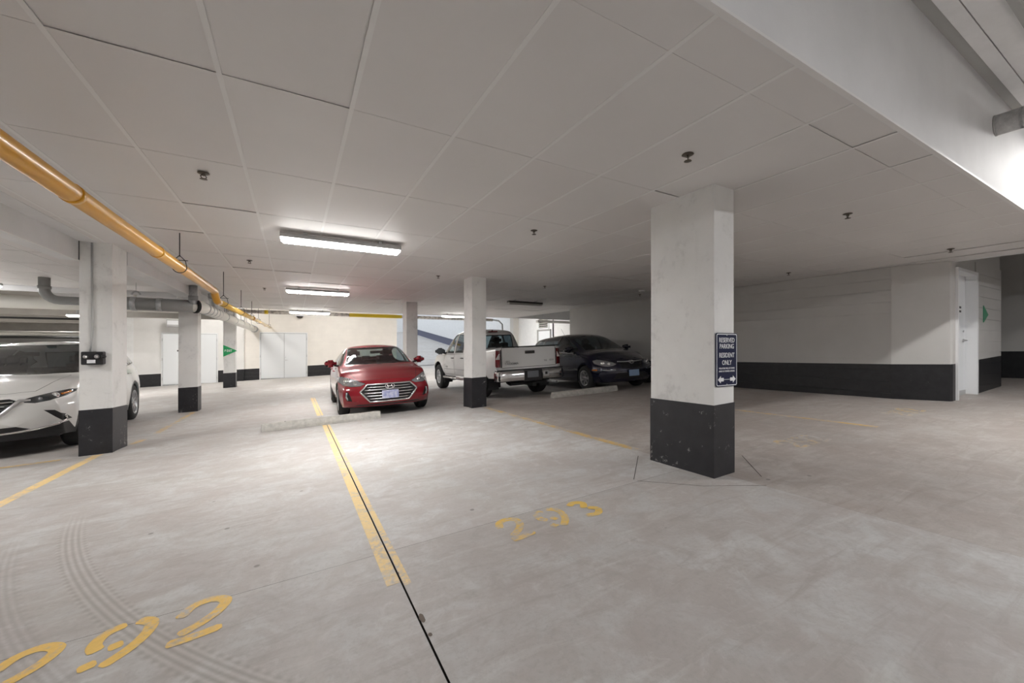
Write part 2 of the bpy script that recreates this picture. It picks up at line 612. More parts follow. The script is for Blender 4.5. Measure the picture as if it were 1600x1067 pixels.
cr = MB()
for pts in ([(2.57, 2.48), (2.85, 2.72), (3.13, 2.96)], [(3.94, 2.36), (3.7, 2.13), (3.47, 1.91)], [(2.57, 2.44), (2.9, 2.05), (3.3, 1.78)]):
    cr.grid(on_floor_strip(pts, .006, .0012))
up(cr.obj('floor_crack', M['joint'], floor, fix=False))
# broken edges along the saw cut
ch = MB()
for (u, v, a, b) in ((.500, 1.74, .011, .034), (.501, 1.62, .008, .012), (.494, 2.16, .005, .012)):
    ch.bm.faces.new([ch.bm.verts.new((u + a * cos(t * pi / 5) * (1 + .2 * (t % 2)), v + b * sin(t * pi / 5), fz(u, v) + .0015)) for t in range(10)])
up(ch.obj('chipped_edge', simple('chip_stone', (.16, .13, .11), .9), floor, fix=False))

# ------------------------------------------------------------------ ceiling: tees, and every tile its own piece
SU, SV = .6225, 1.198
U00, V00 = -.331, 2.463


def tiled_ceiling(name, u0, u1, v0, v1, extra=None):
    c = structure(box(name, (u0, v0 + .04, CZ + .06), (u1, v1, CZ + .10), M['void']))
    ks = [k for k in range(-40, 40) if u0 < U00 + SU * (k + 1) and U00 + SU * k < u1]
    js = [j for j in range(-10, 40) if v0 < V00 + SV * (j + 1) and V00 + SV * j < v1]
    cache = {}
    ch = random.Random(3)
    for k in ks:
        for j in js:
            a = max(u0, U00 + SU * k) + .0055; b = min(u1, U00 + SU * (k + 1)) - .0055
            d = max(v0, V00 + SV * j) + .004; e = min(v1, V00 + SV * (j + 1)) - .004
            if b - a < .03 or e - d < .03: continue
            warm = ch.random() < .25
            key = (round(b - a, 3), round(e - d, 3), warm)
            if key not in cache:
                cache[key] = MB().box((-(b - a) / 2, -(e - d) / 2, 0), ((b - a) / 2, (e - d) / 2, .014)).mesh('tile')
            o = add('tile', cache[key], M['tile2' if warm else 'tile'], c, ((a + b) / 2, (d + e) / 2, CZ + .002))
            if ch.random() < .16:      # a tile that does not sit flat in its tees
                o.rotation_euler = ((ch.random() - .5) * .012, (ch.random() - .5) * .02, 0)
                o.location.z += .005
    me = MB().box((-.0125, v0, CZ - .0002), (.0125, v1, CZ + .0025)).mesh('main_tee')
    for k in ks[1:]:
        add('main_tee', me, M['tee'], c, (U00 + SU * k, 0, 0))
    me2 = MB().box((u0, -.0115, CZ + .0002), (u1, .0115, CZ + .0022)).mesh('cross_tee')
    for j in js[1:]:
        add('cross_tee', me2, M['tile'], c, (0, V00 + SV * j + .004, 0))
    return c


VB = .992            # near edge of the low ceiling
ceiling = tiled_ceiling('ceiling', -2.30, 9.42, VB, 17.4)
ceiling_b = tiled_ceiling('ceiling.001', -10.0, -2.62, VB, 13.3)
ceiling_slab = structure(box('ceiling.002', (-24, .2, HZ), (14.3, 17.4, HZ + .2), M['slab_grey']))
structure(box('ceiling.003', (-24, -8.2, HZ - .005), (14.3, .2, HZ + .2), M['bulkhead']))
structure(box('ceiling.004', (-24, 17.2, 4.3), (14.6, 26.2, 4.5), M['slab_grey']))
structure(box('ceiling.005', (-24, 26.2, 3.3), (-6.6, 57, 3.5), M['slab_grey']))
structure(box('trim_1', (9.42, VB + .2, CZ), (9.5, 17.4, HZ), M['bulkhead']))
structure(box('trim_2', (-6.6, 17.4, CZ + .02), (14.3, 17.5, 4.3), M['bulkhead']))
structure(box('trim_3', (-24, 17.3, HZ), (-6.6, 17.45, 4.3), M['bulkhead']))
# bulkhead that closes the low ceiling towards the drive lane, a grey groove and lining boards above it
bh = structure(box('trim_4', (-10, VB, CZ - .004), (14.1, VB + .03, HZ - .01), M['bulkhead']))
box('corner_bead', (-10, VB - .002, CZ - .006), (14.1, VB + .026, CZ + .008), M['tee'], bh)
structure(box('trim_5', (-10, VB - .075, HZ - .012), (14.1, VB + .2, HZ + .05), M['groove']))
structure(box('trim_6', (-10, VB - .155, HZ - .03), (14.1, VB - .07, HZ + .01), M['wall_plain']))
structure(box('trim_7', (-10, VB - .31, HZ - .04), (14.1, VB - .165, HZ + .01), M['wall_plain']))
structure(box('trim_8', (-10, VB - .36, HZ - .09), (14.1, VB - .32, HZ + .01), M['groove']))

# ------------------------------------------------------------------ walls
def wall_box(name, lo, hi, mat):
    return structure(box(name, lo, hi, mat))


# right block wall: smooth far part, blocks laid one by one, smooth corner pier
UW = 9.1
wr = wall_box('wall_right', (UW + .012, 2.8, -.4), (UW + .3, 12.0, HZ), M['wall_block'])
bl, bh_ = .4, .2
cache = {}
rr = random.Random(5)
for row in range(13):
    z1 = CZ - .005 - row * bh_
    z0 = z1 - bh_
    if z1 < -.1: break
    off = .2 if row % 2 else 0
    v = 2.83 - off
    while v < 8.0:
        a, b = max(2.83, v), min(8.0, v + bl)
        if b - a > .05:
            k = round(b - a, 2)
            if k not in cache:
                cache[k] = MB().box((0, .0001, .0022), (.05, k - .0001, bh_ - .0022)).mesh('block')
            o = add('block', cache[k], M['wall_block'], wr, (UW - .001 - (row * 7 % 5) * .0003, a, z0))
        v += bl
pier = MB().prism([(UW - .006, 2.83, -.3), (9.28, 2.17, -.3), (9.33, 2.15, -.3), (9.46, 2.15, -.3), (9.46, 2.83, -.3)], (0, 0, CZ - .003 + .3))
structure(pier.obj('wall_corner', M['wall_block']))
wall_box('wall_stair', (UW + .2, 11.8, -.4), (14.1, 12.0, 4.3), M['wall_plain'])

# wall with the grey door, facing the camera, its blocks laid one by one
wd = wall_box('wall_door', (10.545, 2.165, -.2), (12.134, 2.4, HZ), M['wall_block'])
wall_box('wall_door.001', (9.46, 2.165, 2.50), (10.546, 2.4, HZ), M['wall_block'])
cache = {}
for row in range(17):
    z1 = 2.70 - row * bh_
    z0 = z1 - bh_
    if z1 < .2: break
    u = 10.546 - (.2 if row % 2 else 0)
    while u < 12.13:
        a, b = max(10.546, u), min(12.134, u + bl)
        if b - a > .05:
            k = round(b - a, 2)
            if k not in cache:
                cache[k] = MB().box((.0001, 0, .0022), (k - .0001, .05, bh_ - .0022)).mesh('block')
            add('block', cache[k], M['wall_block'], wd, (a, 2.149 - (row * 7 % 5) * .0003, z0))
        u += bl
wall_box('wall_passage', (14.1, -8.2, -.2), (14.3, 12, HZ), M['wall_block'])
wall_box('wall_passage.001', (12.134, 9.0, -.2), (14.1, 9.2, HZ), M['wall'])
wall_box('wall_near', (-24, -8.4, -1.2), (14.3, -8.2, HZ), M['wall'])
wall_box('wall_left', (-24.2, -8.2, -3), (-24, 57, 4.5), M['wall'])

# back wall with its step, return and the ramp beyond
VBK = 24.7
wall_box('wall_back', (-2.27, VBK, -1.1), (5.53, VBK + .25, 4.4), M['wall_cream'])
wall_box('wall_back.001', (-6.6, VBK + .12, -1.3), (-2.62, VBK + .4, 4.4), M['wall'])
wall_box('wall_back.002', (-2.62, VBK - .10, -1.2), (-2.27, VBK + .4, 4.4), M['wall'])
wall_box('wall_back.003', (5.35, VBK + .25, -1.1), (5.53, 57, 6.5), M['wall_plain'])
wall_box('wall_back.004', (-6.85, VBK + .12, -1.3), (-6.6, 57, 4.4), M['wall_plain'])
wall_box('wall_far', (-24, 46, -3), (-6.6, 46.3, 4.5), M['wall'])
# ramp wall with the dark curb band climbing with the ramp
wall_box('wall_ramp', (14.4, 11.8, -.4), (14.7, 57, 7.5), M['wall_plain'])
bp = MB()
P = []
for i in range(30):
    v = 25.2 + i * 1.1
    P.append((14.38, v, fz(14.2, v) - .05))
Q = [(p[0], p[1], p[2] + .75) for p in P][::-1]
bp.prism(P + Q, (.03, 0, 0))
structure(bp.obj('baseboard_ramp', simple('ramp_curb_paint', (.10, .105, .16), .6)))
wall_box('wall_ramp.001', (5.4, 56.5, 1), (14.6, 56.8, 7.5), M['wall_plain'])
structure(box('wall_ramp.002', (13.95, 25.1, -.4), (14.42, 25.6, 4.3), simple('beige_pier', (.55, .53, .50), .6)))
structure(box('trim_9', (12.0, 18.75, 2.52), (14.4, 18.95, 2.66), M['slab_grey']))

# drop bulkheads along the left column row
for i, (u0, u1, v0, v1, z) in enumerate(((-2.64, -2.46, VB, 7.25, 2.33), (-2.46, -2.14, 7.80, 12.2, 2.40), (-2.46, -2.14, 12.6, 17.3, 2.40))):
    b = structure(box('trim_1%d' % i, (u0, v0, z), (u1, v1, CZ + .05), M['bulkhead']))
    box('corner_bead', (u1 - .012, v0, z - .004), (u1 + .003, v1, z + .006), M['tee'], b)
    if i == 0:
        structure(box('trim_20', (-2.66, VB, CZ - .003), (-2.28, 17.3, CZ + .06), M['bulkhead']))
    box('end_gap', (u0 + .02, v1 - .02, z + .01), (u1 + .004, v1 + .001, CZ), M['dark_trim'], b)

# far-left bay: concrete downstand beams
for i, (v, z0, z1) in enumerate(((13.32, 2.47, 3.5), (20, 2.30, 3.5), (26.6, 2.29, 3.3), (38, 2.22, 3.3))):
    structure(box('trim_3%d' % i, (-24, v, z0), (-6.7 if v > 24 else -2.7, v + (.1 if i == 0 else .45), z1), M['bulkhead'] if i == 0 else M['beam_grey']))


# ================================================================== THINGS
# ------------------------------------------------------------------ columns
def column(u0, u1, v0, v1, top, label, band=.6, cham=0.0):
    zb = fz((u0 + u1) / 2, (v0 + v1) / 2)
    lo = min(fz(u0, v0), fz(u0, v1), fz(u1, v0)) - .05
    o = MB().box((u0, v0, lo), (u1, v1, top), .006).obj('concrete_column', M['column'])
    tag(o, label, 'column')
    c = .004
    P = [(u0 - c, v0 - c), (u1 + c, v0 - c), (u1 + c, v1 + c), (u0 - c, v1 + c)]
    m = MB()
    bot = [m.bm.verts.new((u, v, lo)) for u, v in P]
    topv = [m.bm.verts.new((u, v, fz(u, v) + band)) for u, v in P]
    for i in range(4):
        m.bm.faces.new([bot[i], bot[(i + 1) % 4], topv[(i + 1) % 4], topv[i]])
    m.bm.faces.new(topv)
    m.bm.faces.new(bot[::-1])
    b = m.obj('painted_base', M['base_black'], o)
    return o


def black_base():
    m, nt, p = nmat('black_base_paint')
    pos = wpos(nt)
    n2 = noise(nt, pos, 7, 5, .65)
    n3 = noise(nt, pos, 30, 5, .75)
    n4 = noise(nt, pos, 4.5, 3, .5, 1.5)
    c = mixc(nt, ramp(nt, n2, [(.3, 0.0), (.75, 1.0)]), (.012, .012, .015), (.024, .024, .029))
    c = mixc(nt, ramp(nt, math_n(nt, 'MULTIPLY', n3, n4), [(.36, 0.0), (.42, .8)]), c, (.30, .295, .29))
    L(nt, c, p.inputs['Base Color'])
    p.inputs['Roughness'].default_value = .45
    return m


M['base_black'] = black_base()
col_front = column(3.125, 3.405, 2.11, 2.79, CZ + .01, 'large white square column with scuffed black base nearest the camera, carrying a parking sign', .62)
column(3.10, 3.412, 7.27, 7.70, CZ + .01, 'white square column with black base standing in front of the white pickup truck', .6)
column(3.08, 3.43, 12.42, 12.9, CZ + .01, 'white column behind the red sedan, between it and the ramp', .6)
col_suv = column(-2.465, -2.145, 7.26, 7.79, CZ + .01, 'white column with black base beside the white SUV, with a cable running down it', .6)
column(-2.44, -2.07, 12.2, 12.6, CZ + .01, 'white column under the elbow of the grey drain pipe, second of the left row', .6)
col3 = column(-2.52, -2.11, 19.7, 20.1, 4.3, 'white column with the green arrow sign, farthest of the left row', .6)

# ------------------------------------------------------------------ wheel stops
def wheel_stop(u0, u1, v, label, w=.15, h=.125):
    z0, z1 = fz(u0, v), fz(u1, v)
    m = MB()
    sec = [(-w / 2, -.01), (w / 2, -.01), (w / 2, h * .35), (w / 2 - .028, h), (-w / 2 + .028, h), (-w / 2, h * .35)]
    A = [m.bm.verts.new((u0, v + a, z0 + b)) for a, b in sec]
    B = [m.bm.verts.new((u1, v + a, z1 + b)) for a, b in sec]
    m.bm.faces.new(A); m.bm.faces.new(B[::-1])
    for i in range(6): m.bm.faces.new([A[i], B[i], B[(i + 1) % 6], A[(i + 1) % 6]])
    bmesh.ops.bevel(m.bm, geom=m.bm.edges[:], offset=.008, segments=2, affect='EDGES', profile=.5)
    o = tag(m.obj('wheel_stop', M['curb']), label, 'wheel stop', 'precast wheel stops')
    for t in (.18, .82):
        u = u0 + (u1 - u0) * t
        MB().lathe([(0, 0), (.011, 0), (.011, .004), (0, .006)], 10).obj('anchor_pin', M['iron'], o, (u, v, z0 + (z1 - z0) * t + h - .001))
    return o


wheel_stop(-.46, 1.375, 7.50, 'pale concrete wheel stop on the floor in front of the red sedan')
wheel_stop(5.06, 6.95, 7.30, 'concrete wheel stop on the floor in front of the dark blue hatchback')

# ------------------------------------------------------------------ painted floor marks
def floor_line(name, pts, w, mat, label):
    n = []
    for (a, b) in zip(pts, pts[1:]):
        k = max(1, int(math.dist(a, b) / .6))
        n += [(a[0] + (b[0] - a[0]) * i / k, a[1] + (b[1] - a[1]) * i / k) for i in range(k)]
    n.append(pts[-1])
    m = MB().grid(on_floor_strip(n, w, .0016))
    o = up(m.obj(name, M[mat], fix=False))
    return tag(o, label, 'road marking')


# the centre line is split by the saw cut
ln = floor_line('stall_line', [(.447, 2.07), (.449, 7.40)], .068, 'line', 'bold yellow stall line beside a saw cut, running to the red sedan')
b = up(MB().grid(on_floor_strip([(.512, 2.03 + i * .596) for i in range(10)], .036, .0016)).obj('right_strip', M['line'], ln, fix=False))
for u_, w_ in ((.447, .068), (.512, .036)):
    up(MB().grid(on_floor_strip([(u_, 7.6 + i * .6) for i in range(10)], w_, .0016)).obj('far_strip', M['line'], ln, fix=False))
floor_line('stall_line', [(3.30, 3.12), (3.33, 7.1)], .10, 'line_faint', 'worn yellow stall line between the front column and the column by the truck')
ll = floor_line('stall_line', [(-2.27, 3.5), (-2.26, 7.2)], .10, 'line', 'yellow stall line passing the left column beside the white SUV')
b = up(MB().grid(on_floor_strip([(-2.12, 7.85 + .6 * i) for i in range(8)], .10, .0016)).obj('far_strip', M['line_faint'], ll, fix=False))
floor_line('stall_line', [(-3.6, 7.05), (-2.6, 7.16)], .09, 'line_faint', 'short faint yellow line under the nose of the white SUV')
floor_line('stall_line', [(6.34, 2.1), (6.32, 3.5), (6.31, 5.2)], .085, 'line_faint', 'worn yellow stall line on the floor right of the front column')
floor_line('stall_line', [(.0, 17.0), (2.0, 16.7)], .1, 'line_trace', 'traces of yellow paint on the floor far behind the red sedan')
floor_line('stall_line', [(-1.3, 22.6), (1.2, 22.9)], .16, 'line_trace', 'traces of yellow paint in front of the double doors')


def stroke_mesh(m, pts, w, dz=.0018):
    """one brushed stencil stroke with round ends"""
    q = []
    for i in range(len(pts) - 1):
        p0 = pts[max(i - 1, 0)]; p1 = pts[i]; p2 = pts[i + 1]; p3 = pts[min(i + 2, len(pts) - 1)]
        for t in range(5):
            t /= 5
            q.append(tuple(.5 * (2 * p1[k] + (p2[k] - p0[k]) * t + (2 * p0[k] - 5 * p1[k] + 4 * p2[k] - p3[k]) * t * t + (3 * p1[k] - p0[k] - 3 * p2[k] + p3[k]) * t ** 3) for k in (0, 1)))
    q.append(pts[-1])
    n = len(q)
    ws = [w * (.55 if i in (0, n - 1) else 1) for i in range(n)]
    m.grid(on_floor_strip(q, ws, dz))


def digits(name, label, mat, strokes):
    o = None
    root = empty(name, (strokes[0][0][0][0], strokes[0][0][0][1], fz(*strokes[0][0][0])), label, 'road marking', 'stencilled stall numbers')
    for digit in strokes:
        m = MB()
        for st in digit: stroke_mesh(m, st, .052)
        d = up(m.obj('painted_digit', M[mat], fix=False))
        d.parent = root
        d.matrix_parent_inverse = Matrix.Translation(root.location).inverted()
    return root


def two(u, v, s=1.0, wx=1.0):
    P = lambda a, b: (u + a * wx * s, v + b * s)
    return [[P(.0, .20), P(.03, .275), P(.10, .30), P(.165, .255), P(.15, .175), P(.09, .105), P(.02, .06)], [P(-.01, .012), P(.06, .012), P(.18, .03)]]


def nine(u, v, s=1.0, wx=1.0):
    P = lambda a, b: (u + a * wx * s, v + b * s)
    return [[P(.075, .285), P(.015, .25), P(.0, .18), P(.025, .125)], [P(.115, .29), P(.17, .245), P(.175, .165), P(.14, .075), P(.075, .0)],
            [P(.06, .12), P(.105, .135)], [P(.0, .025), P(.05, .045)]]


def three(u, v, s=1.0, wx=1.0):
    P = lambda a, b: (u + a * wx * s, v + b * s)
    return [[P(.0, .215), P(.06, .245), P(.12, .205), P(.07, .13)], [P(.10, .12), P(.15, .07), P(.10, .01), P(.0, .02)]]


digits('stall_number', 'bold yellow number 292 painted on the floor, near left', 'digit',
       [two(-1.035, 2.14, 1.0, .95), nine(-.745, 2.15), two(-.463, 2.15)])
digits('stall_number', 'patchy yellow number 293 painted on the floor in front of the column', 'digit_worn',
       [two(1.19, 2.125, .95, .95), nine(1.485, 2.12, .95, 1.05), three(1.775, 2.13, 1.0, .95)])
digits('stall_number', 'nearly worn-off yellow stall number on the floor right of the front column', 'digit_trace',
       [two(4.66, 2.15), nine(4.90, 2.14), two(5.12, 2.14, .9)])
digits('stall_number', 'nearly worn-off yellow stall number on the floor near the grey door', 'digit_trace',
       [two(7.42, 2.12), nine(7.66, 2.12), two(7.9, 2.12)])


# ------------------------------------------------------------------ ceiling lamps
def lamp(u0, u1, v, z, mat, label, hmat='housing', w=.13, pitch=0):
    o = empty('strip_light', ((u0 + u1) / 2, v, z), label, 'ceiling light', 'linear ceiling lights')
    h = (u1 - u0) / 2
    m = MB()
    sec = [(-w / 2 - .004, -.012), (w / 2 + .004, -.012), (w / 2, .02), (w / 2 - .014, .045), (-w / 2 + .014, .045), (-w / 2, .02)]
    m.prism([(-h, a, b) for a, b in sec], (2 * h, 0, 0))
    m.obj('housing', M[hmat], o)
    m = MB()
    sec = [(-w / 2 + .006, -.008), (-w / 2 + .010, -.04), (-w / 2 + .03, -.066), (w / 2 - .03, -.066), (w / 2 - .010, -.04), (w / 2 - .006, -.008)]
    A = [m.bm.verts.new((-h + .01 + (.03 if b < -.05 else 0), a, b)) for a, b in sec]
    B = [m.bm.verts.new((h - .01 - (.03 if b < -.05 else 0), a, b)) for a, b in sec]
    m.bm.faces.new(A); m.bm.faces.new(B[::-1])
    for i in range(6):
        f = m.bm.faces.new([A[i], B[i], B[(i + 1) % 6], A[(i + 1) % 6]])
        if i in (0, 1, 3, 4): f.material_index = 1
    for f in m.bm.faces:
        if len(f.verts) == 6: f.material_index = 1
    m.obj('diffuser', [M[mat], M['frost' if mat != 'diff_off' else mat]], o)
    for t in (-.62, .62):
        box('bracket', (h * t - .02, -w / 2 + .01, .04), (h * t + .02, w / 2 - .01, (CZ if z < 2.7 else 3.3 if v > 26.2 else HZ if z < 3.5 else 4.3) - z - .002), M['galv'], o)
    return o


lamp(-.15, 1.26, 5.43, CZ - .075, 'tube', 'lit strip light on the ceiling nearest the camera, above the yellow line')
lamp(-.17, 1.20, 10.55, CZ - .075, 'tube', 'lit strip light on the ceiling in front of the back wall, second of the row')
lamp(-.16, 1.25, 17.25, CZ - .07, 'tube', 'lit strip light at the back edge of the ceiling beside the wrapped pipe')
lamp(5.55, 6.85, 16.3, CZ - .075, 'tube', 'lit strip light beyond the middle column, above the pickup cab')
lamp(5.57, 6.77, 10.35, CZ - .075, 'diff_off', 'unlit dark strip light on the ceiling above the pickup and hatchback', 'housing_dark')
lamp(-7.6, -6.2, 10.2, CZ - .075, 'tube', 'lit strip light on the left bay ceiling, out past the white SUV')
lamp(-5.9, -4.5, 5.6, CZ - .075, 'tube', 'lit strip light on the left bay ceiling above the nose of the white SUV')
lamp(-6.95, -5.5, 12.7, CZ - .075, 'tube', 'lit strip light at the back edge of the left bay ceiling')
lamp(-10.5, -9.1, 16.6, HZ - .1, 'high', 'unseen lit strip light added to brighten the fat white pipe of the left bay')  # lamp added out of view to brighten this bay and its pipe
lamp(-6.75, -5.35, 19.0, 2.27, 'tube', 'lit strip light hung below the grey pipe in the far left bay')
for (u, v, n) in ((-4.0, 22.2, 'left'), (1.5, 21.6, 'middle'), (7.5, 22.0, 'right')):
    lamp(u, u + 1.4, v, 4.2, 'high', 'lit strip light in the tall bay by the back wall, %s of three' % n)
lamp(11.2, 12.6, 21.5, 4.2, 'high', 'lit strip light in the tall bay beside the wall with the louvre')
for (u, v, n) in ((6.6, .10, 'close to the bulkhead, beside the wrapped pipe'), (-3.5, -3.0, 'left, unseen fill added behind the camera'), (2.0, -3.0, 'middle, unseen fill added behind the camera'), (8.5, -3.0, 'right, unseen fill added behind the camera')):  # those behind the camera are fill lamps, added out of view
    lamp(u, u + 1.4, v, HZ - .09, 'tube' if v > 0 else 'lane', 'lit strip light over the drive lane, %s' % n)
for (u, v, n) in ((-12, 22.5, 'nearest right'), (-17, 24, 'nearest left'), (-11, 31, 'middle right'), (-16, 31, 'middle left'), (-11, 41, 'farthest')):
    lamp(u, u + 1.4, v, 3.1, 'high', 'lit strip light among the beams of the far left bay, %s' % n)


# ------------------------------------------------------------------ sprinklers
def sprinkler_meshes():
    e = MB().lathe([(0, 0), (.034, 0), (.036, -.004), (.03, -.009), (.016, -.012), (.0, -.012)], 18).mesh('escutcheon')
    m = MB()
    m.lathe([(.012, -.010), (.012, -.026), (.006, -.03), (0, -.03)], 10)
    for s in (-1, 1):
        m.tube([(s * .011, 0, -.02), (s * .018, 0, -.038), (s * .010, 0, -.052), (0, 0, -.058)], .0032, 6)
    f = m.mesh('frame_arms')
    d = MB().lathe([(0, -.058), (.021, -.058), (.023, -.062), (.0, -.062)], 14).mesh('deflector')
    return e, f, d


SM = sprinkler_meshes()
for (u, v, lab) in ((-.63, 3.93, 'beside the yellow pipe'), (2.47, 1.87, 'near the top of the front column, largest in view'), (2.50, 3.99, 'between the front column and the nearest lamp'),
                    (5.04, 1.91, 'right of the front column, near the bulkhead'), (8.16, 1.90, 'above the corner by the grey door'), (-.63, 7.61, 'left of the two nearest lamps'),
                    (2.48, 7.50, 'left of the top of the middle column'), (8.14, 3.99, 'in front of the block wall, right of the front column'), (-.62, 11.09, 'left of the second lamp, above the gas pipe'),
                    (5.06, 7.61, 'near the unlit lamp, right of the middle column'), (8.1, 7.6, 'near the smooth wall, left of the front column')):
    o = empty('sprinkler', (u, v, CZ), 'small dark ceiling sprinkler %s' % lab, 'sprinkler', 'ceiling sprinklers', .6)
    for me, n in zip(SM, ('escutcheon', 'frame_arms', 'deflector')):
        p = add(n, me, M['brass'], o)
        p.scale = (1.15, 1.15, .8)

# smoke detector by the front column
o = empty('smoke_detector', (7.55, 7.02, CZ), 'round white smoke detector on the ceiling left of the front column', 'smoke detector')
MB().lathe([(0, 0), (.075, 0), (.075, -.02), (.06, -.03), (0, -.03)], 20).obj('base', M['sign_white'], o)
MB().lathe([(.05, -.03), (.05, -.05), (.03, -.062), (0, -.062)], 20).obj('sensor_dome', M['housing'], o)


# ------------------------------------------------------------------ pipes
def pipe(name, pts, r, mat, label, cat='pipe', n=16):
    return tag(MB().tube(pts, r, n).obj(name, M[mat]), label, cat if label else None)


def arc(c, a0, a1, r, ax, n=6):
    """points on an arc; ax = two unit vectors"""
    c = Vector(c); x = Vector(ax[0]); y = Vector(ax[1])
    return [tuple(c + x * (r * cos(a0 + (a1 - a0) * i / n)) + y * (r * sin(a0 + (a1 - a0) * i / n))) for i in range(n + 1)]


GU = -1.22
gas = pipe('gas_pipe', [(GU, -8.0, 2.173), (GU, 3.0, 2.173), (GU, 8.50, 2.173), (GU, 8.56, 2.16), (GU + .01, 8.70, 2.03), (GU + .015, 8.76, 2.012), (GU + .02, 8.9, 2.012)], .059, 'gas',
           'yellow gas pipe hung under the ceiling along the left side')
o = pipe('outlet_run', [(GU + .02, 8.9, 2.012), (-1.11, 17, 2.09), (-1.095, VBK, 2.172)], .056, 'gas_lit', None, None)
o.parent = gas
for v in (3.5, 5.25):
    MB().tube([(GU, v - .025, 2.173), (GU, v + .025, 2.173)], .0635, 18).obj('coupling', M['gas'], gas)
for v, z in ((14.8, 2.072), (20.5, 2.13)):
    MB().tube([(-1.12, v - .3, z), (-1.12, v + .3, z)], .062, 14).obj('tape_wrap', M['gas'], gas)


def clevis_hanger(u, v, zc, r, label, ztop=CZ, mat='iron', parent=None):
    o = empty('pipe_hanger', (u, v, zc), label, 'pipe hanger', 'clevis hangers of the gas pipe')
    R = r + .012
    MB().tube([(0, 0, R + .06), (0, 0, ztop - zc)], .0055, 8).obj('threaded_rod', M[mat], o)
    m = MB()
    pts = [(-.0, 0, R + .075), (-R * .8, 0, R * .75 + .03), (-R, 0, R * .1)] + [(R * cos(a), 0, R * sin(a)) for a in [pi + pi * i / 10 for i in range(11)]] + [(R, 0, R * .1), (R * .8, 0, R * .75 + .03), (0, 0, R + .075)]
    m.tube(pts, .005, 6, caps=False)
    m.obj('clevis_ring', M[mat], o)
    MB().tube([(-R * 1.15, 0, R * .8 + .03), (R * 1.15, 0, R * .8 + .03)], .005, 6).obj('cross_bolt', M[mat], o)
    return o


for v, z, lab in ((6.16, 2.173, 'nearest of the row, left of the first lamp'), (9.02, 2.014, 'just behind the offset'), (11.8, 2.04, 'third from the camera'),
                  (14.6, 2.07, 'fourth from the camera'), (17.2, 2.09, 'at the back edge of the ceiling')):
    clevis_hanger(GU + (.0 if v < 8.6 else .07), v, z, .057, 'black clevis hanger on the gas pipe, %s' % lab)
for v, z, lab in ((2.2, 2.173, 'above the camera position, beyond the picture edge'),):
    clevis_hanger(GU, v, z, .057, 'black clevis hanger on the gas pipe, %s' % lab)
o = clevis_hanger(-1.095, 23.2, 2.165, .055, 'long-rod clevis hanger at the wall end of the yellow gas pipe', 4.3)

# grey drain: drop from the ceiling, run behind the bulkhead, elbow and long run to the back wall
GV, GZ = 11.5, 2.10
pts = [(-4.40, GV, CZ - .001), (-4.40, GV, 2.36)] + arc((-4.18, GV, 2.36), pi, 1.5 * pi, .22, ((1, 0, 0), (0, 0, 1)))[1:] + [(-2.10, GV, 2.12)]
drain = pipe('drain_pipe', pts, .085, 'pvc', 'big grey drain pipe crossing behind the left bulkhead, then running to the back wall')
MB().tube([(-4.40, GV, 2.42), (-4.40, GV, 2.36)], .097, 16).obj('collar', M['pvc'], drain)
MB().tube([(-3.35, GV, 2.135), (-2.02, GV, 2.121)], .14, 18).obj('reducer', M['pvc'], drain)
for t in (-3.05, -2.62):
    MB().tube([(t - .045, GV, 2.13), (t + .045, GV, 2.13)], .150, 18).obj('collar', M['galv'], drain)
run = pipe('drain_main', [(-2.10, GV, 2.12), (-2.04, GV + .01, 2.12), (-1.98, GV + .05, 2.12), (-1.93, GV + .14, 2.12), (-1.92, GV + .3, 2.12), (-1.90, 14.5, 2.11), (-1.82, VBK, 2.08)], .135, 'pvc_white',  # still the grey pipe; its bright lighting is put into the white colour
           None, None, n=20)
run.parent = drain
for v in (12.0, 12.5, 12.95, 13.4, 13.9):
    MB().tube([(-1.915, v - .03, 2.117), (-1.914, v + .03, 2.117)], .146, 20).obj('coupling_band', M['galv'], run)
for v in (15, 17, 19, 21, 23):
    MB().tube([(-1.895 + (v - 14.5) * .008, v - .015, 2.11), (-1.895 + (v - 14.5) * .008, v + .015, 2.11)], .142, 20).obj('hanger_band', M['galv'], run)
    MB().tube([(-1.895 + (v - 14.5) * .008, v, 2.24), (-1.895 + (v - 14.5) * .008, v, CZ if v < 17.3 else 4.3)], .006, 6).obj('rod', M['iron'], run)
MB().tube([(-1.816, 24.3, 2.08), (-1.815, 24.66, 2.08)], .17, 20).obj('wall_sleeve', M['galv'], run)
dr = pipe('drain_drop', [(-2.02, 11.42, CZ - .001), (-2.02, 11.42, 2.30), (-2.02, 11.44, 2.17)], .078, 'galv', None, None, n=14)
dr.parent = drain
MB().tube([(-2.02, 11.42, 2.36), (-2.02, 11.43, 2.25)], .09, 14).obj('collar', M['pvc'], dr)
MB().tube([(-2.005, GV - .005, 2.12), (-1.965, GV + .03, 2.12)], .156, 18).obj('rubber_coupling', M['iron'], dr)
dr2 = pipe('drain_drop', [(-1.89, 13.0, CZ - .001), (-1.89, 13.02, 2.5), (-1.89, 13.2, 2.28), (-1.9, 13.3, 2.17)], .10, 'galv', None, None, n=14)
dr2.parent = drain
MB().tube([(-1.89, 13.02, 2.52), (-1.89, 13.06, 2.44)], .112, 14).obj('collar', M['galv'], dr2)
# strap hanger on the cross run
o = empty('pipe_strap', (-3.02, GV, 2.13))
o.parent = drain
MB().tube([(0, 0, .27), (0, 0, CZ - 2.13 if True else 0)], .004, 6).obj('rod', M['galv'], o)
MB().tube([(-.02, .0, -.14), (-.02, 0, .2)], .03, 8).obj('strap', M['pvc_white'], o)
MB().tube(arc((0, 0, .2), 0, pi, .07, ((1, 0, 0), (0, 0, 1))), .016, 8).obj('loop', M['galv'], o)

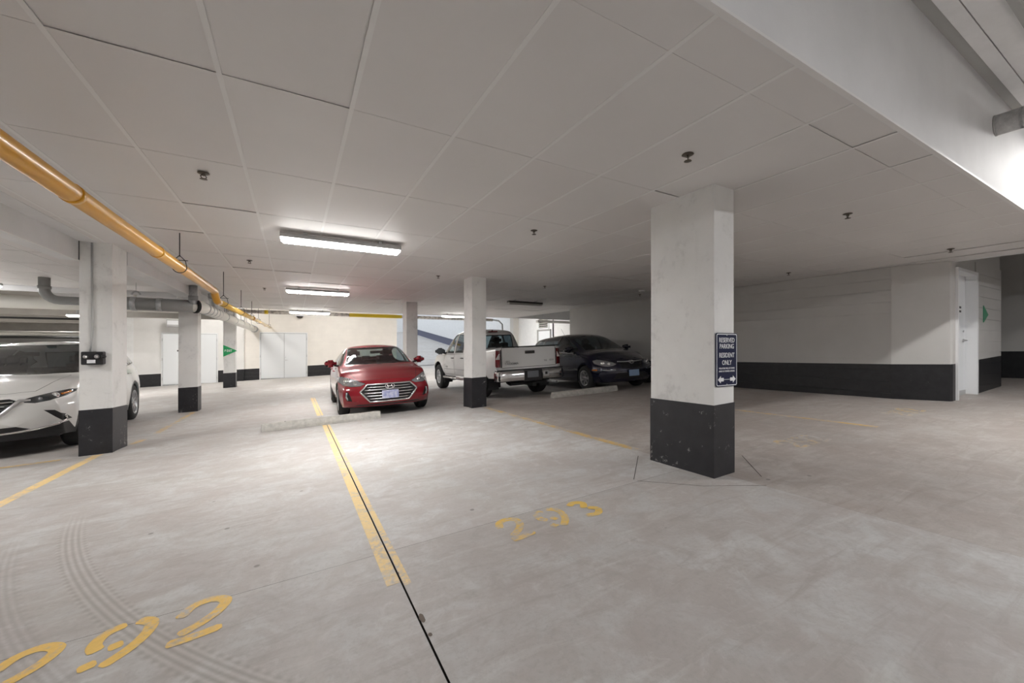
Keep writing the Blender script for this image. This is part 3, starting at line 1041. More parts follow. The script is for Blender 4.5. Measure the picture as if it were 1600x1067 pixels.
# wrapped heating pipe along the back edge of the ceiling
wp = pipe('wrapped_pipe', [(-6.5, 17.62, 2.49), (8.6, 17.62, 2.49)], .07, 'foil', 'foil wrapped pipe running along the back edge of the ceiling', n=14)
for a, b in ((-.98, -.86), (2.0, 4.15)):
    MB().tube([(a, 17.62, 2.49), (b, 17.62, 2.49)], .076, 14).obj('tape_band', M['tape'], wp)
hp = pipe('heating_pipe', [(8.6, 17.62, 2.5), (9.0, 17.7, 2.46), (9.25, 17.8, 2.30), (9.3, 17.8, 1.4)], .04, 'galv', None, None, n=10)
hp.parent = wp

# far-left pipes
fp = pipe('white_pipe', [(-24, 15.0, 2.35), (-2.9, 15.0, 2.35)], .172, 'pvc_white', 'fat white pipe crossing the left bay above the SUV', n=20)
for u in (-6.85,):
    MB().tube([(u - .07, 15, 2.35), (u + .07, 15, 2.35)], .182, 20).obj('hanger_band', M['sign_white'], fp)
    MB().tube([(u + .25, 15, 2.45), (u + .25, 15, HZ)], .008, 6).obj('rod', M['galv'], fp)
pipe('brown_pipe', [(-24, 24.0, 2.36), (-6.9, 24.0, 2.36)], .04, 'iron', 'thin dark pipe below the beam of the far left bay', n=8)
wp2 = pipe('white_pipe', [(-24, 30, 1.86), (-7.0, 30, 1.86)], .11, 'pvc_white', 'low white pipe in the distance just above the SUV roof', n=14)
MB().tube([(-17.3, 30, 1.86), (-17.0, 30, 1.86)], .13, 14).obj('coupling', M['pvc_white'], wp2)
pipe('dark_pipe', [(-24, 31.5, 1.68), (-7.0, 31.5, 1.68)], .07, 'iron', 'dark pipe in the distance behind the SUV roof rails', n=10)
o = empty('hanging_bulb', (-14.6, 21.5, 2.2), 'small lit round lamp hanging below the beams of the far left bay', 'lamp')
MB().lathe([(0, 0), (.14, .0), (.10, -.05), (0, -.07)], 16).obj('globe', M['spot'], o)
MB().lathe([(.02, .18), (.15, .06), (.15, 0.002), (0, 0.002)], 16).obj('shade', M['beam_grey'], o)
MB().tube([(0, 0, .15), (0, 0, 1.2)], .012, 6).obj('stem', M['iron'], o)

# insulated pipe leaving the bulkhead at upper right
bpipe = tag(MB().tube([(5.41, VB + .05, 3.155), (5.41, -3.0, 3.155)], .088, 18).obj('insulated_pipe', M['wrap_light']), 'wrapped grey pipe coming out of the bulkhead at upper right', 'pipe')
MB().tube([(5.41, VB - .0, 3.155), (5.41, VB - .012, 3.155)], .09, 18).obj('sleeve', M['groove'], bpipe)
MB().tube([(5.41, VB - .14, 3.155), (5.41, VB - .16, 3.155)], .088, 18).obj('seam_band', M['galv'], bpipe)

# cable and emergency unit on the SUV column
cd = tag(MB().tube([(-2.338, 7.247, CZ - .01), (-2.338, 7.247, 1.35), (-2.343, 7.243, 1.22), (-2.352, 7.240, 1.14)], .011, 8).obj('cable_conduit', M['housing']),
         'thin grey conduit running down the column beside the white SUV', 'conduit')
o = empty('emergency_light', (-2.31, 7.255, 1.055), 'black twin-head emergency light unit on the column beside the white SUV', 'emergency light')
box('case', (-.105, -.10, -.085), (.105, -.0, .085), M['black_plastic'], o, .012)
for x in (-.055, .05, .115):
    MB().lathe([(0, 0), (.024, 0), (.027, .012), (.018, .04), (0, .045)], 14, Matrix.Translation((x, -.098, .02)) @ Matrix.Rotation(pi / 2, 4, 'X')).obj('lamp_head', M['satin'] if x < .1 else M['black_plastic'], o)
box('label_plate', (-.045, -.104, -.065), (.035, -.0995, -.02), M['sign_white'], o)


# ------------------------------------------------------------------ lettering
def text_mesh(txt, size, depth=.0008, bold=0.0):
    cu = bpy.data.curves.new('text', 'FONT')
    cu.body = txt
    cu.size = size
    cu.align_x = 'CENTER'
    cu.align_y = 'CENTER'
    cu.extrude = depth
    cu.offset = bold
    cu.resolution_u = 3
    t = bpy.data.objects.new('text', cu)
    COL.objects.link(t)
    dg = bpy.context.evaluated_depsgraph_get()
    me = bpy.data.meshes.new_from_object(t.evaluated_get(dg))
    bpy.data.objects.remove(t)
    bpy.data.curves.remove(cu)
    me.materials.clear()
    return me


def rrect(w, h, r, n=5):
    P = []
    for cx, cy, a in ((w / 2 - r, h / 2 - r, 0), (-w / 2 + r, h / 2 - r, pi / 2), (-w / 2 + r, -h / 2 + r, pi), (w / 2 - r, -h / 2 + r, 1.5 * pi)):
        P += [(cx + r * cos(a + i * pi / 2 / n), cy + r * sin(a + i * pi / 2 / n)) for i in range(n + 1)]
    return P


# parking sign on the front column; local x to the right, z up, faces -V
sg = empty('parking_sign', (3.283, 2.098, 1.097), 'navy reserved parking sign with white lettering on the front column', 'sign')
MB().prism([(x, 0, z) for x, z in rrect(.30, .462, .018)], (0, .004, 0)).obj('panel', M['navy'], sg)
m = MB()
a, b = rrect(.286, .448, .016), rrect(.272, .434, .012)
va = [m.bm.verts.new((x, -.0012, z)) for x, z in a]; vb = [m.bm.verts.new((x, -.0012, z)) for x, z in b]
for i in range(len(a)): m.bm.faces.new([va[i], va[(i + 1) % len(a)], vb[(i + 1) % len(a)], vb[i]])
m.obj('border', M['sign_white'], sg)
RT = (pi / 2, 0, 0)
for txt, z, size, sx in (('RESERVED', .168, .058, .84), ('PARKING', .115, .058, .84), ('RESIDENT', .038, .058, .84), ('ONLY', -.026, .058, .86),
                     ('VIOLATORS WILL BE TOWED', -.074, .0195, .86), ('AWAY AT OWNERS EXPENSE', -.099, .0195, .86)):
    t = add('lettering', text_mesh(txt, size, .0006, .0005 if size > .03 else .0003), M['sign_white'], sg, (0, -.0012, z), RT)
    t.scale = (sx, 1, 1)
m = MB()
for s in (-1, 1):
    m.prism([(s * .125, -.0018, -.17), (s * .085, -.0018, -.138), (s * .085, -.0018, -.155), (s * .045, -.0018, -.155), (s * .045, -.0018, -.185), (s * .085, -.0018, -.185), (s * .085, -.0018, -.202)], (0, .001, 0))
m.box((-.045, -.0018, -.172), (.045, -.0008, -.168))
m.obj('arrows', M['sign_white'], sg)
for z in (.214, -.214):
    MB().lathe([(0, .003), (.006, .002), (.007, 0), (0, 0)], 10, Matrix.Rotation(pi / 2, 4, 'X')).obj('screw', M['galv'], sg, (0, -.0005, z))

# green arrow signs
gs = empty('arrow_sign', (-2.33, 19.69, 1.005), 'green triangular arrow sign with white lettering on the far left column', 'sign')
MB().prism([(-.19, -.006, .24), (.28, -.006, 0), (-.19, -.006, -.24)], (0, .006, 0)).obj('panel', M['green'], gs)
t = add('lettering', text_mesh('P EXIT', .125, .001, .003), M['sign_white'], gs, (-.02, -.008, 0), RT)
t.scale = (.72, 1, 1)
gs2 = empty('arrow_sign', (11.07, 2.147, 1.79), 'plain green triangular arrow sign on the block wall right of the grey door', 'sign')
MB().prism([(-.13, -.006, .155), (-.10, -.006, .155), (.18, -.006, .0), (-.10, -.006, -.15), (-.13, -.006, -.15)], (0, .005, 0)).obj('panel', M['green_dark'], gs2)


# ------------------------------------------------------------------ doors
def door_leaf(u0, u1, v, z0, z1, name, th=.045):
    return box(name, (u0, v, z0), (u1, v + th, z1), M['door'], None, .003)


def lever(parent, u, v, z, s=1):
    h = empty('door_handle', (0, 0, 0))
    h.parent = parent
    m = MB()
    m.lathe([(0, 0), (.028, 0), (.028, .01), (.012, .014), (.012, .05), (0, .05)], 14, Matrix.Translation((u, v, z)) @ Matrix.Rotation(pi / 2, 4, 'X'))
    m.tube([(u, v - .045, z), (u + s * .12, v - .045, z - .004)], .010, 8)
    m.obj('lever', M['satin'], h)
    MB().lathe([(0, 0), (.02, 0), (.02, .012), (0, .012)], 12, Matrix.Translation((u, v, z + .16)) @ Matrix.Rotation(pi / 2, 4, 'X')).obj('lock_cylinder', M['satin'], h)


def double_door(u0, u1, v, z0, z1, name, label_sign=None, mid=None):
    d = structure(empty(name, (0, 0, 0)))
    f = .05
    m = MB()
    m.box((u0 - f, v - .05, z0 - .05), (u0, v + .1, z1 + f)).box((u1, v - .05, z0 - .05), (u1 + f, v + .1, z1 + f)).box((u0, v - .05, z1), (u1, v + .1, z1 + f))
    m.obj('frame', M['frame'], d)
    c = mid if mid else (u0 + u1) / 2
    box('reveal', (u0, v - .008, z0), (u1, v + .0, z1), M['dark_trim'], d)
    for a, b in ((u0 + .012, c - .006), (c + .006, u1 - .012)):
        lf = door_leaf(a, b, v - .046, z0 + .03, z1 - .012, 'leaf', .036); lf.parent = d
    for u in (u0 - .012, u1 + .012):
        for t in (.12, .5, .88):
            z = z0 + (z1 - z0) * t
            MB().tube([(u, v - .056, z - .07), (u, v - .056, z + .07)], .012, 8).obj('hinge', M['satin'], d)
    box('threshold', (u0, v - .06, z0 - .06), (u1, v + .02, z0 + .028), M['galv'], d)
    return d


d1 = double_door(-1.55, .60, VBK - .012, -.545, 1.885, 'door_1', mid=-.47)
lever(d1, -.40, VBK - .047, .43)
d2 = double_door(-5.55, -3.44, VBK + .11, -.69, 1.80, 'door_2')
lever(d2, -4.42, VBK + .07, .3)
np_ = box('name_plate', (-5.0, VBK + .06, .93), (-4.35, VBK + .075, 1.0), M['dark_trim'], d2)

# grey single door in a deep frame, by the corner
d3 = structure(empty('door_3', (0, 0, 0)))
z3, t3 = fz(10, 2.15), 2.50
m = MB()
m.box((9.46, 2.12, z3 - .03), (9.51, 2.30, t3)).box((10.49, 2.12, z3 - .03), (10.55, 2.32, t3)).box((9.51, 2.12, t3 - .05), (10.49, 2.32, t3 + .0))
m.obj('frame', M['frame'], d3)
lf = box('leaf', (9.515, 2.265, z3 + .02), (10.485, 2.31, t3 - .055), M['door'], d3, .003)
box('kick_strip', (9.52, 2.26, z3 - .02), (10.48, 2.266, z3 + .09), M['housing'], d3)
lever(d3, 10.36, 2.262, 1.33 - .02, -1)
for k in (0, 1):
    box('name_plate', (10.02, 2.259, 1.80 + k * .07), (10.24, 2.2645, 1.835 + k * .07), M['dark_trim'], d3)

# louvre and service door on the ramp wall
lv = empty('louvre', (14.39, 21.75, 2.80), 'white metal louvre high on the bright wall behind the hatchback', 'vent')
m = MB()
m.box((-.06, -.62, -.50), (.0, .62, -.42)).box((-.06, -.62, .42), (0, .62, .50)).box((-.06, -.62, -.42), (0, -.54, .42)).box((-.06, .54, -.42), (0, .62, .42))
m.obj('frame', M['sign_white'], lv)
box('backing', (-.008, -.54, -.42), (-.002, .54, .42), M['iron'], lv)
sl = MB().prism([(-.075, -.54, -.03), (-.065, -.54, -.035), (-.012, -.54, .02), (-.02, -.54, .028)], (0, 1.08, 0)).mesh('slat')
for i in range(7):
    add('slat', sl, M['curb'], lv, (0, 0, -.36 + i * .12))
d4 = structure(empty('door_4', (0, 0, 0)))
m = MB()
m.box((14.33, 20.9, -.3), (14.42, 21.0, 2.25)).box((14.33, 22.35, -.3), (14.42, 22.5, 2.25)).box((14.33, 20.9, 2.17), (14.42, 22.5, 2.27))
m.obj('frame', M['groove'], d4)
box('leaf', (14.36, 21.0, -.3), (14.41, 22.35, 2.17), M['door'], d4)
ex = tag(MB().tube([(14.36, 20.65, -.3), (14.36, 20.65, 4.2)], .04, 8).obj('conduit', M['iron']), 'dark vertical conduit on the bright wall right of the louvre', 'conduit')

# small lamp box and camera on the back walls
o = empty('wall_light', (.27, VBK - .02, 2.88), 'small dark-hooded emergency lamp on the back wall under the strip light', 'wall light')
box('housing', (-.22, -.12, -.05), (.22, .02, .1), M['sign_white'], o, .01)
MB().lathe([(0, -.12), (.10, -.10), (.16, -.03), (.16, 0), (0, 0)], 12).obj('globe', M['housing_dark'], o, (0, -.05, -.05))
o = empty('unit_heater', (-5.1, VBK - .05, 2.32), 'pale box-shaped heater on the left back wall above the double door', 'heater')
box('case', (-.22, -.25, -.2), (.5, .15, .16), M['housing'], o, .02)
box('grille', (-.2, -.256, -.1), (.48, -.251, .1), M['sign_white'], o)


# ================================================================== CARS
# local axes: X forward, Y to the car's left, Z up, origin on the ground midway between the axles
def pchip(keys):
    xs = [k[0] for k in keys]; ys = [k[1] for k in keys]
    n = len(xs)
    if n == 1: return lambda x: ys[0]
    h = [xs[i + 1] - xs[i] for i in range(n - 1)]
    d = [(ys[i + 1] - ys[i]) / h[i] for i in range(n - 1)]
    m = [d[0]] + [0.0] * (n - 2) + [d[-1]]
    for i in range(1, n - 1):
        if d[i - 1] * d[i] > 0:
            w1 = 2 * h[i] + h[i - 1]; w2 = h[i] + 2 * h[i - 1]
            m[i] = (w1 + w2) / (w1 / d[i - 1] + w2 / d[i])

    def f(x):
        if x <= xs[0]: return ys[0]
        if x >= xs[-1]: return ys[-1]
        i = max(j for j in range(n - 1) if xs[j] <= x)
        t = (x - xs[i]) / h[i]
        return ((2 * t ** 3 - 3 * t * t + 1) * ys[i] + (t ** 3 - 2 * t * t + t) * h[i] * m[i] + (-2 * t ** 3 + 3 * t * t) * ys[i + 1] + (t ** 3 - t * t) * h[i] * m[i + 1])
    return f


class Shell:
    """body skin of a vehicle: lofted sections, ends shaped by nose and tail profiles, then cut into panels"""

    def __init__(s, c):
        s.c = c
        F = {k: pchip(v) for k, v in c['curves'].items()}
        x0, x1 = c['xr'], c['xf']
        nx = c.get('nx', 84)
        xs = [x0 + (x1 - x0) * (.5 - .5 * cos(pi * (i / nx)) * .35 - .325 * (1 - 2 * i / nx)) for i in range(nx + 1)]
        bm = s.bm = bmesh.new()
        wref = c['w']

        def section(x):
            zs, zm, zb, zr, zt = F['zsill'](x), F['zmid'](x), F['zbelt'](x), F['zrail'](x), F['ztop'](x)
            ws, wm, wb, wr = F['wsill'](x), F['wmax'](x), F['wbelt'](x), F['wrail'](x)
            zb = min(zb, zr - .02)
            zm = min(zm, zb - .06)
            K = [(ws, zs), (wm - .012, zs + (zm - zs) * .45), (wm, zm), (wb + (wm - wb) * .35, zb - (zb - zm) * .25), (wb, zb)]
            # side glass / hood shoulder
            for t in (.25, .5, .75):
                bul = sin(pi * t) * c.get('bulge', .02) * min(1, (zr - zb) / .3)
                K.append((wb + (wr - wb) * t + bul, zb + (zr - zb) * t))
            K.append((wr, zr))
            for t in (.25, .55, .8, 1.0):
                K.append((wr * (1 - t), zr + (zt - zr) * (1 - (1 - t) ** 2.2)))
            # densify
            out = []
            for a, b in zip(K, K[1:]):
                out += [a, ((a[0] + b[0]) / 2, (a[1] + b[1]) / 2)]
            out.append(K[-1])
            # light smoothing that keeps ends
            for _ in range(2):
                o2 = out[:]
                for i in range(1, len(out) - 1):
                    o2[i] = tuple((out[i - 1][k] + 2 * out[i][k] + out[i + 1][k]) / 4 for k in (0, 1))
                out = o2
            return out
        nf, nr = pchip(c['nose']), pchip(c['tail'])
        ff, fr = c.get('fade_f', .8), c.get('fade_r', .6)
        cf, cr_ = c.get('curve_f', .3), c.get('curve_r', .16)
        pf, pr = c.get('pow_f', 2.4), c.get('pow_r', 3)

        def warp(x, y, z):
            t = (x - (x1 - ff)) / ff
            if t > 0:
                k = t * t * (3 - 2 * t) if t < 1 else 1
                x += k * (nf(z) - cf * min(1.2, abs(y) / wref) ** pf)
            t = ((x0 + fr) - x) / fr
            if t > 0:
                k = t * t * (3 - 2 * t) if t < 1 else 1
                x -= k * (nr(z) - cr_ * min(1.2, abs(y) / wref) ** pr)
            return Vector((x, y, z))
        s.warp = warp
        rows = []
        for x in xs:
            sec = section(x)
            full = [(y, z) for y, z in sec] + [(-y, z) for y, z in sec[-2::-1]]
            rows.append([bm.verts.new(warp(x, y, z)) for y, z in full])
        n = len(rows[0])
        for A, B in zip(rows, rows[1:]):
            for k in range(n - 1):
                bm.faces.new([A[k], B[k], B[k + 1], A[k + 1]])
        # end caps
        for row, x in ((rows[0], x0), (rows[-1], x1)):
            sec = section(x)
            h = len(sec)
            cols = 14
            prev = None
            for j in range(h):
                y, z = sec[j]
                L_, R_ = row[j], row[n - 1 - j]
                if L_ is R_:
                    line = [L_] * (cols + 1)
                else:
                    line = [L_] + [bm.verts.new(warp(x, y * (1 - 2 * i / cols), z)) for i in range(1, cols)] + [R_]
                if prev:
                    for i in range(cols):
                        vs_ = []
                        for v in (prev[i], prev[i + 1], line[i + 1], line[i]):
                            if v not in vs_: vs_.append(v)
                        if len(vs_) > 2:
                            try: bm.faces.new(vs_)
                            except ValueError: pass
                prev = line
        bmesh.ops.remove_doubles(bm, verts=bm.verts[:], dist=.0008)
        bmesh.ops.recalc_face_normals(bm, faces=bm.faces[:])
        vol = bm.calc_volume(signed=True)
        if vol < 0: bmesh.ops.reverse_faces(bm, faces=bm.faces[:])
        bm.normal_update()
        for f in bm.faces: f.smooth = True
        s.tree = BVHTree.FromBMesh(bm)
        s.parts = {}
        s.n = 1

    # rays onto the skin
    def front(s, y, z, sg=1, off=.0):
        h = s.tree.ray_cast(Vector((sg * 6, y, z)), Vector((-sg, 0, 0)))
        p, n = (h[0], h[1]) if h[0] else (Vector((s.c['xf'] if sg > 0 else s.c['xr'], y, z)), Vector((sg, 0, 0)))
        return p + n * off

    def side(s, x, z, sg=1, off=.0):
        h = s.tree.ray_cast(Vector((x, sg * 3, z)), Vector((0, -sg, 0)))
        p, n = (h[0], h[1]) if h[0] else (Vector((x, sg * s.c['w'], z)), Vector((0, sg, 0)))
        return p + n * off

    def topz(s, x, y, off=0):
        h = s.tree.ray_cast(Vector((x, y, 4)), Vector((0, 0, -1)))
        return h[0] + h[1] * off if h[0] else Vector((x, y, 1))

    def cut(s, poly, axis, sg=1, name=None, mat=None, nmin=.03, lo=-9, hi=9, ring=0.0, ring_mat='dark_trim', sink=0.0, over=(0,), ringname='gap_seal'):
        """poly in (y,z) for axis x, (x,z) for axis y, (x,y) for axis z.  Faces inside become a part of their own."""
        A = 'xyz'.index(axis)
        ij = [(1, 2), (0, 2), (0, 1)][A]
        bm = s.bm
        area = sum(poly[i][0] * poly[(i + 1) % len(poly)][1] - poly[(i + 1) % len(poly)][0] * poly[i][1] for i in range(len(poly)))
        if area < 0: poly = poly[::-1]
        n = len(poly)
        conv = all((poly[(i + 1) % n][0] - poly[i][0]) * (poly[(i + 2) % n][1] - poly[(i + 1) % n][1]) - (poly[(i + 1) % n][1] - poly[i][1]) * (poly[(i + 2) % n][0] - poly[(i + 1) % n][0]) > -1e-7 for i in range(n))
        pieces = [poly] if conv else [[poly[i] for i in t] for t in tessellate_polygon([[Vector((p[0], p[1], 0)) for p in poly]])]
        inside = []
        for pc in pieces:
            a2 = sum(pc[i][0] * pc[(i + 1) % len(pc)][1] - pc[(i + 1) % len(pc)][0] * pc[i][1] for i in range(len(pc)))
            if a2 < 0: pc = pc[::-1]
            bx = [min(p[0] for p in pc), max(p[0] for p in pc), min(p[1] for p in pc), max(p[1] for p in pc)]
            cand = []
            for f in bm.faces:
                if f.material_index not in over and f not in inside: pass
                if f.material_index not in over: continue
                if f.normal[A] * sg < nmin: continue
                cc = f.calc_center_median()
                if not (lo <= cc[A] * sg <= hi): continue
                us_ = [v.co[ij[0]] for v in f.verts]; vs_ = [v.co[ij[1]] for v in f.verts]
                if max(us_) < bx[0] or min(us_) > bx[1] or max(vs_) < bx[2] or min(vs_) > bx[3]: continue
                cand.append(f)
            for i in range(len(pc)):
                p, q = pc[i], pc[(i + 1) % len(pc)]
                d = (q[0] - p[0], q[1] - p[1])
                if abs(d[0]) + abs(d[1]) < 1e-6: continue
                nn = Vector((0, 0, 0)); nn[ij[0]] = d[1]; nn[ij[1]] = -d[0]; nn.normalize()
                co = Vector((0, 0, 0)); co[ij[0]] = p[0]; co[ij[1]] = p[1]
                if not cand: break
                geom = set(cand)
                for f in cand:
                    geom.update(f.edges); geom.update(f.verts)
                r = bmesh.ops.bisect_plane(bm, geom=list(geom), dist=1e-5, plane_co=co, plane_no=nn)
                cand = [f for f in r['geom'] if isinstance(f, bmesh.types.BMFace) and f.is_valid and (f.calc_center_median() - co).dot(nn) < 1e-6]
            for f in cand:
                inside.append(f)
        inside = [f for f in set(inside) if f.is_valid]
        if name is None:
            bmesh.ops.delete(bm, geom=inside, context='FACES')
            return
        for f in inside: f.normal_update()
        if ring and inside:
            for f in inside: f.material_index = s.n
            r = bmesh.ops.inset_region(bm, faces=inside, thickness=ring, depth=0, use_even_offset=False, use_boundary=True)
            for f in r['faces']: f.material_index = 999
            s.ring = getattr(s, 'ring', []) + [(r['faces'], ringname, ring_mat, s.n)]
            ri = s.n + 500
            for f in r['faces']: f.material_index = ri
            s.parts[ri] = (ringname, ring_mat, s.n)
        for f in inside:
            if f.is_valid: f.material_index = s.n
        s.parts[s.n] = (name, mat, None)
        if sink:
            vs_ = {v for f in inside for v in f.verts}
            bd = {v for v in vs_ if any(f.material_index != s.n for f in v.link_faces)}
            for v in vs_ - bd:
                v.co[A] -= sg * sink
        s.n += 1
        return s.n - 1

    def emit(s, root, body_name, body_mat):
        bm = s.bm
        bm.normal_update()
        groups = {}
        for f in bm.faces:
            groups.setdefault(f.material_index, []).append(f)
        made = {}
        s.parts[0] = (body_name, body_mat, None)
        for idx in sorted(groups):
            nm, mt, par = s.parts[idx]
            if idx >= 500 and par in made: pr = made[par]
            else: pr = root
            vm = {}; co = []; no = []; fs = []
            for f in groups[idx]:
                row = []
                for v in f.verts:
                    if v not in vm:
                        vm[v] = len(co); co.append(v.co[:]); no.append(v.normal[:])
                    row.append(vm[v])
                fs.append(row)
            me = bpy.data.meshes.new(nm)
            me.from_pydata(co, [], fs)
            me.polygons.foreach_set('use_smooth', [True] * len(fs))
            me.update()
            try: me.normals_split_custom_set_from_vertices(no)
            except Exception: pass
            made[idx] = add(nm, me, M[mt], pr)
        bm.free()
        return made


def arch_poly(cx, cz, r, zlow):
    return [(cx + r * cos(pi * i / 16), cz + r * sin(pi * i / 16)) for i in range(17)] + [(cx - r, zlow), (cx + r, zlow)]


def wheel_meshes(R, rim, w, spokes, style):
    m = MB()
    prof = [(rim - .012, -w / 2 + .02), (rim + .01, -w / 2 + .004), (rim + (R - rim) * .55, -w / 2 - .004), (R - .022, -w / 2 + .012), (R - .004, -w / 2 + .035), (R, -w / 2 + .06),
            (R, w / 2 - .06), (R - .004, w / 2 - .035), (R - .022, w / 2 - .012), (rim + (R - rim) * .55, w / 2 + .004), (rim + .01, w / 2 - .004), (rim - .012, w / 2 - .02)]
    m.lathe(prof, 40)
    for k in range(3):
        pass
    tyre = m.mesh('tyre')
    m = MB()
    # barrel, lip and dished disc behind the spokes
    m.lathe([(rim - .012, -w / 2 + .02), (rim - .02, 0), (rim - .012, w / 2 - .02), (rim + .004, w / 2 - .008), (rim + .004, w / 2 - .002), (rim - .016, w / 2 - .006), (rim - .03, w / 2 - .03), (rim - .03, .0)], 40)
    m.lathe([(0, w / 2 - .012), (.03, w / 2 - .012), (.034, w / 2 - .02), (.06, w / 2 - .025), (.066, w / 2 - .06), (.066, 0)], 20)
    for k in range(spokes):
        a0 = 2 * pi * k / spokes
        hw0, hw1 = style
        P = []
        for r, hw, z in ((.05, hw0, w / 2 - .03), (rim * .55, (hw0 + hw1) / 2, w / 2 - .018), (rim - .012, hw1, w / 2 - .016)):
            P.append((r, hw, z))
        for (ra, ha, za), (rb, hb, zb) in zip(P, P[1:]):
            vs_ = []
            for r, h, z in ((ra, -ha, za), (ra, ha, za), (rb, hb, zb), (rb, -hb, zb)):
                vs_.append((r * cos(a0) - h * sin(a0), r * sin(a0) + h * cos(a0), z))
            m.prism(vs_, (0, 0, -.03))
    rimm = m.mesh('rim')
    b = MB().lathe([(0, -.01), (rim * .72, -.01), (rim * .72, .01), (0, .02)], 24).mesh('brake_disc')
    return tyre, rimm, b


def add_wheels(root, hwb, track, R, rim, w, spokes, style, rim_mat='alloy'):
    ty, rm, br = wheel_meshes(R, rim, w, spokes, style)
    for x in (hwb, -hwb):
        for sg in (1, -1):
            o = add('wheel', ty, M['rubber'], root, (x, sg * track / 2, R), (-sg * pi / 2, 0, .3 * x))
            o.rotation_euler = (-sg * pi / 2, 0, 0)
            add('rim', rm, M[rim_mat], o)
            add('brake_disc', br, M['iron'], o)


def wells(root, hwb, r, cz, y_out, y_in):
    for x in (hwb, -hwb):
        for sg in (1, -1):
            m = MB()
            P = []
            for i in range(15):
                a = pi * (i / 14) * 1.16 - .08 * pi
                P.append([(x + r * cos(a), sg * y_out, cz + r * sin(a)), (x + r * cos(a), sg * y_in, cz + r * sin(a))])
            m.grid(P, smooth=True)
            m.bm.faces.new([m.bm.verts.new(p[1]) for p in P])
            m.obj('wheel_well', M['dark_trim'], root)


def seat(root, x, y, z, w=.50, facing=1):
    o = MB().box((x - .24, y - w / 2, z), (x + .26, y + w / 2, z + .16), .05)
    g = bmesh.new(); bmesh.ops.create_cube(g, size=1)
    bmesh.ops.bevel(g, geom=g.edges[:], offset=.16, segments=3, affect='EDGES')
    o.join(g, 0, Matrix.Translation((x - .33, y, z + .40)) @ Matrix.Rotation(-.24, 4, 'Y') @ Matrix.Diagonal((.15, w, .62, 1)))
    so = o.obj('seat', M['seat'], root)
    g = bmesh.new(); bmesh.ops.create_cube(g, size=1)
    bmesh.ops.bevel(g, geom=g.edges[:], offset=.25, segments=3, affect='EDGES')
    MB().join(g, 0, Matrix.Translation((x - .43, y, z + .80)) @ Matrix.Rotation(-.2, 4, 'Y') @ Matrix.Diagonal((.10, w * .56, .19, 1))).obj('headrest', M['seat'], so)


def mirror(root, sh, x, y, z, sg, mat, s=1.0, dark=False):
    g = bmesh.new(); bmesh.ops.create_cube(g, size=1)
    bmesh.ops.bevel(g, geom=g.edges[:], offset=.3, segments=4, affect='EDGES')
    M4 = Matrix.Translation((x, sg * y, z)) @ Matrix.Rotation(-sg * .25, 4, 'Z') @ Matrix.Diagonal((.13 * s, .24 * s, .155 * s, 1))
    for f in g.faces: f.smooth = True
    o = MB().join(g, 0, M4).obj('side_mirror', M[mat], root)
    MB().prism([tuple(M4 @ Vector((-.505, a, b))) for a, b in rrect(.8, .75, .2)], (-.003, 0, 0)).obj('mirror_glass', M['mirror_glass'], o)
    p = sh.side(x + .02, z - .055 * s, sg, -.01)
    MB().tube([tuple(p), (x, sg * (y - .07 * s), z - .04 * s)], .022 * s, 8).obj('mirror_arm', M['dark_trim'], o)
    return o


def handle(root, sh, x, z, sg, mat):
    p = [sh.side(x + d, z, sg, .018 if abs(d) < .08 else -.004) for d in (-.10, -.075, 0, .075, .10)]
    MB().tube([tuple(q) for q in p], .012, 8).obj('door_handle', M[mat], root)


def face_tube(sh, pts, r, sg=1, off=.004, closed=False, n=6, sub=3):
    q = []
    k = len(pts)
    for i in range(k if closed else k - 1):
        a, b = pts[i], pts[(i + 1) % k]
        for t in range(sub):
            t /= sub
            q.append(tuple(sh.front(a[0] + (b[0] - a[0]) * t, a[1] + (b[1] - a[1]) * t, sg, off)))
    if not closed: q.append(tuple(sh.front(pts[-1][0], pts[-1][1], sg, off)))
    return q


def car_root(u, v, yaw, name, label, cat, hwb, tr):
    f = Vector((-sin(yaw), cos(yaw))); l = Vector((-cos(yaw), -sin(yaw)))
    def P(x, y):
        a = u + x * f.x + y * l.x; b = v + x * f.y + y * l.y
        return Vector((a, b, fz(a, b)))
    c = [P(hwb, tr), P(hwb, -tr), P(-hwb, tr), P(-hwb, -tr)]
    X = ((c[0] + c[1]) - (c[2] + c[3])).normalized()
    Y = ((c[0] + c[2]) - (c[1] + c[3])).normalized()
    Z = X.cross(Y).normalized(); Y = Z.cross(X)
    o = sum(c, Vector()) / 4 + Z * .002
    root = empty(name, o, label, cat)
    root.rotation_euler = Matrix((X, Y, Z)).transposed().to_euler()
    return root


def both(poly):
    return [(-a, b) for a, b in poly][::-1]


def finish_common(root, c, sh, tub_w, belt, x0, x1, zs):
    """dark floor pan and cabin tub"""
    MB().box((x0, -tub_w, zs + .02), (x1, tub_w, zs + .09), .02).obj('floor_pan', M['dark_trim'], root)


